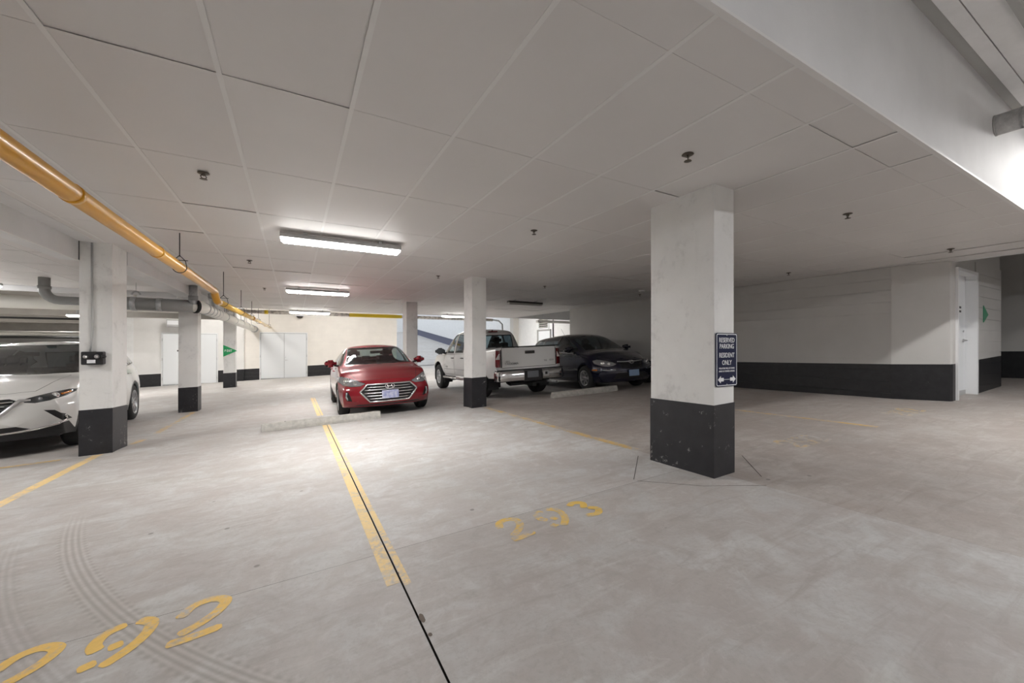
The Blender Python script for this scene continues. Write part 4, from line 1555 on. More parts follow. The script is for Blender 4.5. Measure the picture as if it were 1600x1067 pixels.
# ------------------------------------------------------------------ red sedan
def red_sedan():
    hwb, w = 1.35, .90
    root = car_root(1.70, 9.98, radians(178.3), 'sedan', 'red compact sedan with a chrome hexagonal grille, facing the camera behind a wheel stop', 'car', hwb, .78)
    c = dict(xr=-2.36, xf=2.20, w=w, curves=dict(
        zsill=[(-2.36, .36), (-1.9, .25), (-1, .20), (1, .20), (1.8, .20), (2.2, .215)],
        zmid=[(-2.36, .70), (-1.3, .68), (0, .62), (1.5, .60), (2.2, .52)],
        zbelt=[(-2.36, .97), (-1.7, 1.02), (-1.0, .985), (0, .95), (1.0, .915), (1.6, .86), (2.0, .765), (2.2, .67)],
        zrail=[(-2.36, 1.0), (-2.0, 1.06), (-1.75, 1.09), (-1.35, 1.225), (-.95, 1.335), (-.5, 1.375), (0, 1.385), (.25, 1.35), (.55, 1.235), (.9, 1.06), (1.12, .955), (1.5, .905), (2.0, .80), (2.2, .70)],
        ztop=[(-2.36, 1.03), (-2.1, 1.085), (-1.75, 1.125), (-1.3, 1.285), (-.95, 1.385), (-.5, 1.432), (-.1, 1.437), (.2, 1.405), (.5, 1.30), (.9, 1.115), (1.12, 1.01), (1.5, .95), (1.9, .865), (2.1, .79), (2.2, .72)],
        wsill=[(-2.36, .74), (-1.9, .82), (-1, .84), (1, .84), (1.9, .84), (2.2, .80)],
        wmax=[(-2.36, .80), (-1.9, .87), (-1.2, .90), (0, .895), (1.3, .90), (1.9, .885), (2.2, .83)],
        wbelt=[(-2.36, .74), (-1.8, .80), (-1, .835), (0, .85), (1.0, .845), (1.7, .815), (2.2, .72)],
        wrail=[(-2.36, .69), (-1.8, .66), (-1.3, .585), (-.7, .575), (0, .585), (.4, .605), (.9, .66), (1.12, .70), (1.6, .70), (2.2, .64)]),
        nose=[(.19, -.14), (.26, -.05), (.34, .0), (.45, .02), (.55, .01), (.65, -.04), (.72, -.10), (.85, -.2)], tail=[(.3, -.12), (.5, -.01), (.75, 0), (.95, -.03), (1.05, -.06)], curve_f=.34, curve_r=.22)
    sh = Shell(c)
    for x in (hwb, -hwb):
        for sg in (1, -1):
            sh.cut(arch_poly(x, .318, .362, .05), 'y', sg, None, nmin=-.5, lo=.3)
    sh.cut([(-.685, 1.0), (.685, 1.0), (.57, 1.372), (-.57, 1.372)], 'x', 1, 'windshield', 'glass_clear', lo=.0, hi=1.3, nmin=.15, ring=.022)
    sh.cut([(-.56, 1.135), (.56, 1.135), (.50, 1.345), (-.50, 1.345)], 'x', -1, 'rear_window', 'glass_clear', lo=.6, hi=1.95, nmin=.1, ring=.02)
    for sg in (1, -1):
        sh.cut([(.93, .985), (.42, 1.265), (.2, 1.335), (-.12, 1.355), (-.12, .975)], 'y', sg, 'side_window', 'glass_clear', nmin=.2, lo=.4, ring=.016)
        sh.cut([(-.20, .978), (-.20, 1.352), (-.6, 1.34), (-.95, 1.285), (-1.28, 1.13), (-1.28, 1.03), (-1.0, .995)], 'y', sg, 'side_window', 'glass_clear', nmin=.2, lo=.4, ring=.016)
        sh.cut([(.98, .30), (.98, .93), (-.14, .955), (-.14, .28)], 'y', sg, 'door', 'paint_red', nmin=.2, lo=.4, ring=.006, ringname='shut_line')
        sh.cut([(-.18, .28), (-.18, .96), (-1.0, .975), (-1.02, .66), (-.86, .45), (-.80, .28)], 'y', sg, 'door', 'paint_red', nmin=.2, lo=.4, ring=.006, ringname='shut_line')
        hl = [(.42, .655), (.52, .612), (.68, .606), (.80, .632), (.87, .69), (.875, .775), (.82, .80), (.72, .772), (.58, .725)]
        sh.cut([(a * sg, b) for a, b in hl], 'x', 1, 'headlight', 'lens', lo=1.2, nmin=.02, ring=.008)
        fg = [(.665, .33), (.745, .345), (.775, .42), (.765, .52), (.735, .515), (.70, .44)]
        sh.cut([(a * sg, b) for a, b in fg], 'x', 1, 'fog_recess', 'dark_trim', lo=1.2, nmin=.02)
        sh.cut([(a * sg, b) for a, b in [(.45, .88), (.72, .88), (.76, .80), (.45, .78)]], 'x', -1, 'tail_light', 'tail_red', lo=1.5, nmin=.1, ring=.006)
    gp = [(-.53, .505), (-.40, .632), (.40, .632), (.53, .505), (.36, .315), (-.36, .315)]
    sh.cut(gp, 'x', 1, 'grille', 'dark_trim', lo=1.5, nmin=.05, sink=.035)
    sh.cut([(-.66, .235), (.66, .235), (.55, .262), (-.55, .262)], 'x', 1, 'lower_intake', 'dark_trim', lo=1.5, nmin=-.2)
    # bonnet outline
    sh.cut([(1.12, -.66), (1.12, .66), (1.62, .655), (1.98, .56), (2.05, .3), (2.065, 0), (2.05, -.3), (1.98, -.56), (1.62, -.655)], 'z', 1, 'bonnet', 'paint_red', nmin=.25, lo=.6, hi=1.05, ring=.007, ringname='shut_line')
    made = sh.emit(root, 'body', 'paint_red')
    gr = [o for o in made.values() if o.name.startswith('grille')][0]
    MB().tube(face_tube(sh, gp, .012, 1, .008, True, sub=6), .017, 8, closed=True).obj('chrome_surround', M['chrome'], gr)
    for z in (.585, .535, .475, .42, .365):
        t = (z - .505) / .13 if z > .505 else 0
        yy = (.53 - .13 * (z - .505) / .127) if z > .505 else (.53 - .17 * (.505 - z) / .19)
        yy -= .03
        MB().tube(face_tube(sh, [(-yy, z), (yy, z)], .01, 1, -.006, sub=12), .0105, 6).obj('slat', M['chrome'], gr)
    # emblem: slanted H inside an ellipse
    m = MB()
    E_ = [(.085 * cos(2 * pi * i / 20), .583 + .042 * sin(2 * pi * i / 20)) for i in range(20)]
    m.tube(face_tube(sh, E_, .006, 1, .022, True, sub=1), .009, 6, closed=True)
    m.tube(face_tube(sh, [(.048, .555), (.028, .612)], .006, 1, .024), .0095, 6).tube(face_tube(sh, [(-.028, .555), (-.048, .612)], .006, 1, .024), .0095, 6)
    m.tube(face_tube(sh, [(.036, .578), (-.036, .590)], .006, 1, .024), .009, 6)
    m.obj('emblem', M['chrome'], gr)
    pc = sh.front(0, .44, 1, .025)
    MB().prism([(pc.x, y, .44 + z) for y, z in rrect(.31, .155, .015)], (.008, 0, 0)).obj('number_plate', M['plate'], root)
    for sg in (1, -1):
        hl_o = [o for o in made.values() if o.name.startswith('headlight')][0 if sg == 1 else 1]
        for (y, z, r) in ((.745, .695, .058), (.61, .665, .045)):
            p = sh.front(sg * y, z, 1, .002)
            MB().lathe([(0, .012), (r * .6, .01), (r * .8, .004), (r, .0), (r, -.01)], 16, Matrix.Translation(p) @ Vector((1, sg * .7, .1)).to_track_quat('Z', 'Y').to_matrix().to_4x4()).obj('projector', M['lens_bulb' if r > .04 else 'lens_dark'], hl_o)
        MB().tube(face_tube(sh, [(sg * .742, .36), (sg * .765, .43), (sg * .755, .505)], .01, 1, .004), .016, 8).obj('daytime_lamp', M['lens'], root)
        MB().tube(face_tube(sh, [(sg * .57, .335), (sg * .69, .325), (sg * .76, .345)], .01, 1, .004), .010, 6).obj('fin', M['paint_red'], root)
        mirror(root, sh, .70, .955, 1.045, sg, 'paint_red')
        for x, z in ((0, .86), (-.92, .885)): handle(root, sh, x, z, sg, 'paint_red')
    wells(root, hwb, .362, .318, .86, .52)
    add_wheels(root, hwb, 1.555, .318, .205, .205, 10, (.014, .012))
    finish_common(root, c, sh, .72, .9, -2.1, 1.9, .17)
    MB().box((-1.75, -.74, .30), (1.05, .74, .36)).obj('cabin_floor', M['interior'], root)
    m = MB(); m.box((.62, -.70, .70), (1.05, .70, .93), .04).box((.58, .18, .82), (.80, .62, .965), .04)
    m.obj('dashboard', M['interior'], root)
    MB().tube([(.50 + .05 * sin(a), .38 + .18 * cos(a), .86 + .17 * sin(a)) for a in [2 * pi * i / 20 for i in range(20)]], .015, 6, closed=True).obj('steering_wheel', M['interior'], root)
    for y in (.38, -.38): seat(root, .05, y, .44)
    m = MB(); m.box((-1.0, -.62, .44), (-.5, .62, .62), .05); m.box((-1.22, -.62, .55), (-1.02, .62, 1.06), .06); m.obj('rear_bench', M['seat'], root)
    for y in (.38, 0, -.38): box('headrest', (-1.27, y - .11, 1.06), (-1.17, y + .11, 1.17), M['seat'], root, .03)
    box('parcel_shelf', (-1.75, -.6, 1.0), (-1.2, .6, 1.03), M['interior'], root)
    box('inner_mirror', (.50, -.115, 1.225), (.53, .115, 1.29), M['dark_trim'], root, .012)
    return root


# ------------------------------------------------------------------ dark blue hatchback
def blue_hatch():
    hwb, w = 1.35, .885
    root = car_root(7.53, 9.20, radians(173.5), 'hatchback', 'dark blue five-door hatchback parked by the wall, facing the camera', 'car', hwb, .76)
    c = dict(xr=-2.24, xf=2.20, w=w, curves=dict(
        zsill=[(-2.24, .40), (-1.8, .26), (-1, .21), (1, .21), (1.8, .21), (2.2, .23)],
        zmid=[(-2.24, .72), (-1.3, .70), (0, .64), (1.5, .62), (2.2, .52)],
        zbelt=[(-2.24, 1.03), (-1.5, 1.02), (0, .98), (.9, .95), (1.5, .90), (2.0, .80), (2.2, .70)],
        zrail=[(-2.24, 1.12), (-2.05, 1.30), (-1.85, 1.40), (-1.2, 1.45), (-.4, 1.47), (0, 1.455), (.3, 1.39), (.65, 1.235), (1.0, 1.06), (1.2, .975), (1.6, .925), (2.0, .83), (2.2, .74)],
        ztop=[(-2.24, 1.15), (-2.08, 1.36), (-1.85, 1.455), (-1.2, 1.51), (-.4, 1.525), (0, 1.505), (.3, 1.44), (.65, 1.28), (1.0, 1.105), (1.2, 1.03), (1.6, .975), (2.0, .87), (2.12, .81), (2.2, .75)],
        wsill=[(-2.24, .74), (-1.8, .82), (1.8, .82), (2.2, .78)],
        wmax=[(-2.24, .78), (-1.7, .87), (0, .88), (1.3, .885), (1.9, .87), (2.2, .80)],
        wbelt=[(-2.24, .74), (-1.5, .81), (0, .84), (1, .835), (1.7, .80), (2.2, .70)],
        wrail=[(-2.24, .62), (-1.6, .57), (-.7, .575), (0, .59), (.5, .62), (1.0, .67), (1.2, .70), (1.7, .69), (2.2, .62)]),
        nose=[(.2, -.12), (.28, -.04), (.36, 0), (.5, .01), (.62, -.02), (.72, -.08), (.9, -.2)], tail=[(.3, -.1), (.5, 0), (.9, -.02), (1.2, -.1), (1.5, -.2)], curve_f=.34, curve_r=.2)
    sh = Shell(c)
    for x in (hwb, -hwb):
        for sg in (1, -1): sh.cut(arch_poly(x, .318, .36, .05), 'y', sg, None, nmin=-.5, lo=.3)
    sh.cut([(-.62, 1.03), (.62, 1.03), (.55, 1.44), (-.55, 1.44)], 'x', 1, 'windshield', 'glass_dark', lo=.0, hi=1.35, nmin=.15, ring=.02)
    sh.cut([(-.56, 1.10), (.56, 1.10), (.50, 1.38), (-.50, 1.38)], 'x', -1, 'rear_window', 'glass_dark', lo=1.6, nmin=.1, ring=.02)
    for sg in (1, -1):
        sh.cut([(1.0, 1.02), (.42, 1.31), (.1, 1.425), (-.15, 1.44), (-.15, 1.01)], 'y', sg, 'side_window', 'glass_dark', nmin=.2, lo=.4, ring=.016)
        sh.cut([(-.22, 1.01), (-.22, 1.44), (-1.05, 1.425), (-1.05, 1.04)], 'y', sg, 'side_window', 'glass_dark', nmin=.2, lo=.4, ring=.016)
        sh.cut([(-1.12, 1.05), (-1.12, 1.42), (-1.7, 1.37), (-1.9, 1.2), (-1.8, 1.13)], 'y', sg, 'side_window', 'glass_dark', nmin=.2, lo=.4, ring=.016)
        sh.cut([(1.02, .30), (1.02, .94), (-.17, .985), (-.17, .28)], 'y', sg, 'door', 'paint_blue', nmin=.2, lo=.4, ring=.006, ringname='shut_line')
        sh.cut([(-.2, .28), (-.2, .985), (-1.05, 1.0), (-1.04, .66), (-.86, .45), (-.82, .28)], 'y', sg, 'door', 'paint_blue', nmin=.2, lo=.4, ring=.006, ringname='shut_line')
        hl = [(.40, .66), (.50, .615), (.62, .60), (.74, .62), (.80, .68), (.80, .76), (.72, .79), (.60, .755), (.48, .71)]
        sh.cut([(a * sg, b) for a, b in hl], 'x', 1, 'headlight', 'lens', lo=1.2, nmin=.02, ring=.008)
        sh.cut([(a * sg, b) for a, b in [(.5, .80), (.68, .80), (.70, 1.02), (.56, 1.02)]], 'x', -1, 'tail_light', 'tail_red', lo=1.5, nmin=.1)
    gp = [(-.36, .70), (.36, .70), (.30, .55), (-.30, .55)]
    sh.cut(gp, 'x', 1, 'grille', 'dark_trim', lo=1.5, nmin=.03, sink=.02)
    sh.cut([(-.5, .30), (.5, .30), (.42, .44), (-.42, .44)], 'x', 1, 'lower_intake', 'dark_trim', lo=1.5, nmin=.03, sink=.02)
    sh.cut([(1.2, -.66), (1.2, .66), (1.7, .64), (2.0, .5), (2.08, 0), (2.0, -.5), (1.7, -.64)], 'z', 1, 'bonnet', 'paint_blue', nmin=.25, lo=.6, hi=1.08, ring=.007, ringname='shut_line')
    made = sh.emit(root, 'body', 'paint_blue')
    gr = [o for o in made.values() if o.name.startswith('grille')][0]
    MB().tube(face_tube(sh, [(-.37, .715), (-.15, .705), (.15, .705), (.37, .715)], .01, 1, .006, sub=6), .014, 8).obj('chrome_bar', M['satin'], gr)
    for z in (.665, .625, .585):
        MB().tube(face_tube(sh, [(-.30, z), (.30, z)], .01, 1, -.01, sub=10), .008, 6).obj('slat', M['black_plastic'], gr)
    m = MB()
    m.tube(face_tube(sh, [(.075 * cos(2 * pi * i / 20), .69 + .04 * sin(2 * pi * i / 20)) for i in range(20)], .006, 1, .016, True, sub=1), .007, 6, closed=True)
    for q in ([(.042, .665), (.026, .715)], [(-.026, .665), (-.042, .715)], [(.034, .686), (-.034, .694)]): m.tube(face_tube(sh, q, .006, 1, .018), .0065, 6)
    m.obj('emblem', M['chrome'], gr)
    pc = sh.front(0, .43, 1, .03)
    MB().prism([(pc.x, y, .43 + z) for y, z in rrect(.30, .15, .012)], (.008, 0, 0)).obj('number_plate', M['plate_blue'], root)
    for sg in (1, -1):
        hl_o = [o for o in made.values() if o.name.startswith('headlight')][0 if sg == 1 else 1]
        for (y, z, r) in ((.70, .69, .05), (.58, .665, .04)):
            p = sh.front(sg * y, z, 1, .002)
            MB().lathe([(0, .012), (r * .6, .01), (r * .8, .004), (r, .0), (r, -.01)], 16, Matrix.Translation(p) @ Vector((1, sg * .7, .1)).to_track_quat('Z', 'Y').to_matrix().to_4x4()).obj('projector', M['lens_bulb'], hl_o)
        MB().tube(face_tube(sh, [(sg * .46, .515), (sg * .60, .51), (sg * .74, .525)], .01, 1, .004, sub=4), .009, 6).obj('bumper_strip', M['satin'], root)
        p0, p1 = sh.side(1.86, .53, sg, .003), sh.side(1.72, .53, sg, .003)
        MB().tube([tuple(p0), tuple(p1)], .018, 8).obj('marker_lamp', M['amber'], root)
        mirror(root, sh, .80, .95, 1.06, sg, 'paint_blue')
        for x, z in ((0, .90), (-.95, .92)): handle(root, sh, x, z, sg, 'paint_blue')
    MB().tube([(-1.2, .12, 1.51), (-1.42, .12, 1.76)], .004, 6).obj('antenna', M['black_plastic'], root)
    wells(root, hwb, .36, .318, .85, .52)
    add_wheels(root, hwb, 1.54, .318, .195, .20, 7, (.028, .022), 'hub_grey')
    finish_common(root, c, sh, .72, .9, -2.0, 1.9, .18)
    MB().box((-2.0, -.72, .30), (1.05, .72, .36)).obj('cabin_floor', M['interior'], root)
    MB().box((.62, -.70, .70), (1.10, .70, .97), .04).obj('dashboard', M['interior'], root)
    for y in (.38, -.38): seat(root, .0, y, .48)
    m = MB(); m.box((-1.0, -.62, .44), (-.5, .62, .64), .05); m.box((-1.22, -.62, .55), (-1.02, .62, 1.10), .06); m.obj('rear_bench', M['seat'], root)
    MB().lathe([(0, 0), (.03, 0), (.035, .05), (.02, .09), (.032, .13), (0, .15)], 10).obj('dash_ornament', M['sign_white'], root, (.86, -.12, .97))
    return root


# ------------------------------------------------------------------ white SUV
def white_suv():
    hwb, w = 1.465, .985
    root = car_root(-3.93, 10.22, radians(184.3), 'suv', 'white three-row SUV at the left, half hidden by the white column', 'car', hwb, .83)
    c = dict(xr=-2.55, xf=2.50, w=w, curves=dict(
        zsill=[(-2.55, .45), (-2.0, .32), (-1, .26), (1, .26), (2.0, .25), (2.5, .27)],
        zmid=[(-2.55, .85), (-1.4, .82), (0, .74), (1.6, .74), (2.5, .64)],
        zbelt=[(-2.55, 1.16), (-1.5, 1.17), (0, 1.12), (1.0, 1.08), (1.7, 1.02), (2.25, .92), (2.5, .82)],
        zrail=[(-2.55, 1.25), (-2.35, 1.42), (-2.1, 1.55), (-1.4, 1.635), (-.5, 1.655), (0, 1.63), (.35, 1.53), (.7, 1.37), (1.05, 1.19), (1.28, 1.095), (1.7, 1.05), (2.25, .955), (2.5, .86)],
        ztop=[(-2.55, 1.28), (-2.38, 1.48), (-2.1, 1.63), (-1.4, 1.70), (-.5, 1.72), (0, 1.695), (.35, 1.585), (.7, 1.42), (1.05, 1.245), (1.28, 1.15), (1.7, 1.10), (2.2, 1.01), (2.4, .94), (2.5, .87)],
        wsill=[(-2.55, .84), (-2.0, .92), (2.0, .92), (2.5, .86)],
        wmax=[(-2.55, .87), (-2.0, .955), (-1.3, .985), (0, .965), (1.4, .985), (2.1, .96), (2.5, .88)],
        wbelt=[(-2.55, .82), (-1.6, .90), (0, .925), (1.1, .925), (1.9, .88), (2.5, .77)],
        wrail=[(-2.55, .68), (-1.8, .64), (-.7, .645), (0, .66), (.5, .69), (1.05, .75), (1.28, .775), (1.8, .765), (2.5, .68)]),
        nose=[(.24, -.16), (.32, -.07), (.42, -.01), (.55, .02), (.70, .02), (.82, -.02), (.9, -.08), (1.05, -.2)], tail=[(.4, -.12), (.6, 0), (.95, -.02), (1.3, -.12), (1.7, -.25)], curve_f=.36, curve_r=.24)
    sh = Shell(c)
    for x in (hwb, -hwb):
        for sg in (1, -1):
            sh.cut(arch_poly(x, .385, .475, .08), 'y', sg, 'arch_cladding', 'black_plastic', nmin=.1, lo=.5)
            sh.cut(arch_poly(x, .385, .425, .05), 'y', sg, None, nmin=-.5, lo=.3, over=(0, sh.n - 1))
    sh.cut([(-.785, 1.135), (.785, 1.135), (.665, 1.635), (-.665, 1.635)], 'x', 1, 'windshield', 'glass_dark', lo=.0, hi=1.45, nmin=.15, ring=.022)
    sh.cut([(-.62, 1.22), (.62, 1.22), (.55, 1.56), (-.55, 1.56)], 'x', -1, 'rear_window', 'glass_dark', lo=1.8, nmin=.1, ring=.02)
    for sg in (1, -1):
        sh.cut([(1.02, 1.155), (.42, 1.46), (.1, 1.585), (-.2, 1.61), (-.2, 1.155)], 'y', sg, 'side_window', 'glass_dark', nmin=.2, lo=.4, ring=.018)
        sh.cut([(-.28, 1.155), (-.28, 1.61), (-1.25, 1.60), (-1.25, 1.19)], 'y', sg, 'side_window', 'glass_dark', nmin=.2, lo=.4, ring=.018)
        sh.cut([(-1.33, 1.20), (-1.33, 1.59), (-1.95, 1.53), (-2.2, 1.36), (-2.15, 1.27)], 'y', sg, 'side_window', 'glass_dark', nmin=.2, lo=.4, ring=.018)
        sh.cut([(1.02, .42), (1.02, 1.08), (-.22, 1.13), (-.22, .40)], 'y', sg, 'door', 'paint_white', nmin=.2, lo=.4, ring=.006, ringname='shut_line')
        sh.cut([(-.26, .40), (-.26, 1.13), (-1.28, 1.16), (-1.27, .88), (-1.0, .62), (-.93, .40)], 'y', sg, 'door', 'paint_white', nmin=.2, lo=.4, ring=.006, ringname='shut_line')
        sh.cut([(-.98, .255), (.98, .255), (.98, .37), (-.98, .37)], 'y', sg, 'sill_cladding', 'black_plastic', nmin=-.2, lo=.4)
        hl = [(.57, .772), (.66, .755), (.78, .775), (.87, .815), (.925, .865), (.925, .90), (.87, .905), (.76, .88), (.66, .85), (.57, .82)]
        sh.cut([(a * sg, b) for a, b in hl], 'x', 1, 'headlight', 'lens_dark', lo=1.4, nmin=.01, ring=.008)
        fg = [(.73, .65), (.82, .635), (.89, .56), (.92, .48), (.875, .475), (.82, .54)]
        sh.cut([(a * sg, b) for a, b in fg], 'x', 1, 'fog_recess', 'dark_trim', lo=1.4, nmin=.01)
        sh.cut([(a * sg, b) for a, b in [(.42, 1.03), (.84, 1.02), (.86, .94), (.46, .96)]], 'x', -1, 'tail_light', 'tail_red', lo=1.5, nmin=.1)
    gp = [(-.52, .80), (-.45, .835), (.45, .835), (.52, .80), (.40, .66), (.20, .56), (-.20, .56), (-.40, .66)]
    sh.cut(gp, 'x', 1, 'grille', 'dark_trim', lo=1.6, nmin=.03, sink=.03)
    sh.cut([(-.93, .24), (.93, .24), (.90, .45), (.80, .425), (.45, .385), (-.45, .385), (-.80, .425), (-.90, .45)], 'x', 1, 'lower_bumper', 'black_plastic', lo=1.4, nmin=-.3)
    sh.cut([(-.66, .385), (.66, .385), (.50, .46), (-.50, .46)], 'x', 1, 'lower_intake', 'dark_trim', lo=1.6, nmin=.0, sink=.02)
    sh.cut([(1.28, -.73), (1.28, .73), (1.8, .72), (2.2, .62), (2.33, .4), (2.36, 0), (2.33, -.4), (2.2, -.62), (1.8, -.72)], 'z', 1, 'bonnet', 'paint_white', nmin=.25, lo=.7, hi=1.2, ring=.007, ringname='shut_line')
    made = sh.emit(root, 'body', 'paint_white')
    gr = [o for o in made.values() if o.name.startswith('grille')][0]
    for i, z in enumerate((.795, .745, .70, .655, .61)):
        yy = .48 if z > .78 else .48 - (.80 - z) * 1.1
        MB().tube(face_tube(sh, [(-yy, z), (yy, z)], .01, 1, -.004, sub=10), .010, 6).obj('slat', M['satin'], gr)
    m = MB()
    wing = [(.62, .80), (.535, .80), (.41, .655), (.205, .55), (-.205, .55), (-.41, .655), (-.535, .80), (-.62, .80)]
    q = face_tube(sh, wing, .01, 1, .008, sub=5)
    m.tube(q, [.012 + .014 * min(1, min(i, len(q) - 1 - i) / 6) for i in range(len(q))], 8)
    m.obj('grille_wing', M['satin'], gr)
    m = MB()
    m.tube(face_tube(sh, [(.09 * cos(2 * pi * i / 20), .72 + .065 * sin(2 * pi * i / 20)) for i in range(20)], .006, 1, .016, True, sub=1), .008, 6, closed=True)
    m.tube(face_tube(sh, [(.08, .74), (.03, .735), (0, .705), (-.03, .735), (-.08, .74)], .006, 1, .018), .008, 6)
    m.obj('emblem', M['chrome'], gr)
    pc = sh.front(0, .48, 1, .02)
    MB().prism([(pc.x, y, .50 + z) for y, z in rrect(.31, .155, .012)], (.008, 0, 0)).obj('number_plate', M['plate'], root)
    for sg in (1, -1):
        hl_o = [o for o in made.values() if o.name.startswith('headlight')][0 if sg == 1 else 1]
        for (y, z, r, mt) in ((.80, .835, .042, 'lens_bulb'), (.70, .81, .022, 'lens')):
            p = sh.front(sg * y, z, 1, .002)
            MB().lathe([(0, .012), (r * .6, .01), (r * .8, .004), (r, .0), (r, -.01)], 16, Matrix.Translation(p) @ Vector((1, sg * .7, .1)).to_track_quat('Z', 'Y').to_matrix().to_4x4()).obj('projector', M[mt], hl_o)
        MB().tube(face_tube(sh, [(sg * .835, .845), (sg * .865, .858), (sg * .89, .87)], .01, 1, .003), .014, 8).obj('turn_signal', M['amber'], hl_o)
        MB().tube(face_tube(sh, [(sg * .0, .375), (sg * .45, .385), (sg * .66, .40), (sg * .84, .44), (sg * .89, .48), (sg * .885, .55)], .01, 1, .006, sub=4), .017, 6).obj('bumper_blade', M['chrome'], root)
        mirror(root, sh, .80, 1.04, 1.17, sg, 'paint_white', 1.15)
        for x, z in ((0, 1.0), (-1.1, 1.03)): handle(root, sh, x, z, sg, 'paint_white')
        rp = [tuple(sh.topz(x, sg * .60, .0) + Vector((0, 0, d))) for x, d in ((.0, .0), (-.1, .045), (-.8, .05), (-1.5, .05), (-1.9, .045), (-2.0, .0))]
        MB().tube(rp, .018, 8).obj('roof_rail', M['satin'], root)
    wells(root, hwb, .425, .385, .94, .55)
    add_wheels(root, hwb, 1.66, .385, .26, .25, 10, (.018, .014))
    finish_common(root, c, sh, .80, 1, -2.3, 2.1, .22)
    MB().box((-2.3, -.80, .42), (1.15, .80, .48)).obj('cabin_floor', M['interior'], root)
    MB().box((.72, -.78, .80), (1.22, .78, 1.09), .05).obj('dashboard', M['interior'], root)
    MB().tube([(.55 + .06 * sin(a), .42 + .19 * cos(a), 1.02 + .18 * sin(a)) for a in [2 * pi * i / 20 for i in range(20)]], .016, 6, closed=True).obj('steering_wheel', M['interior'], root)
    for y in (.42, -.42): seat(root, .05, y, .58, .54)
    m = MB(); m.box((-1.1, -.68, .56), (-.6, .68, .76), .05); m.box((-1.3, -.68, .7), (-1.1, .68, 1.24), .06); m.obj('rear_bench', M['seat'], root)
    box('inner_mirror', (.40, -.13, 1.44), (.43, .13, 1.51), M['dark_trim'], root, .012)
    return root


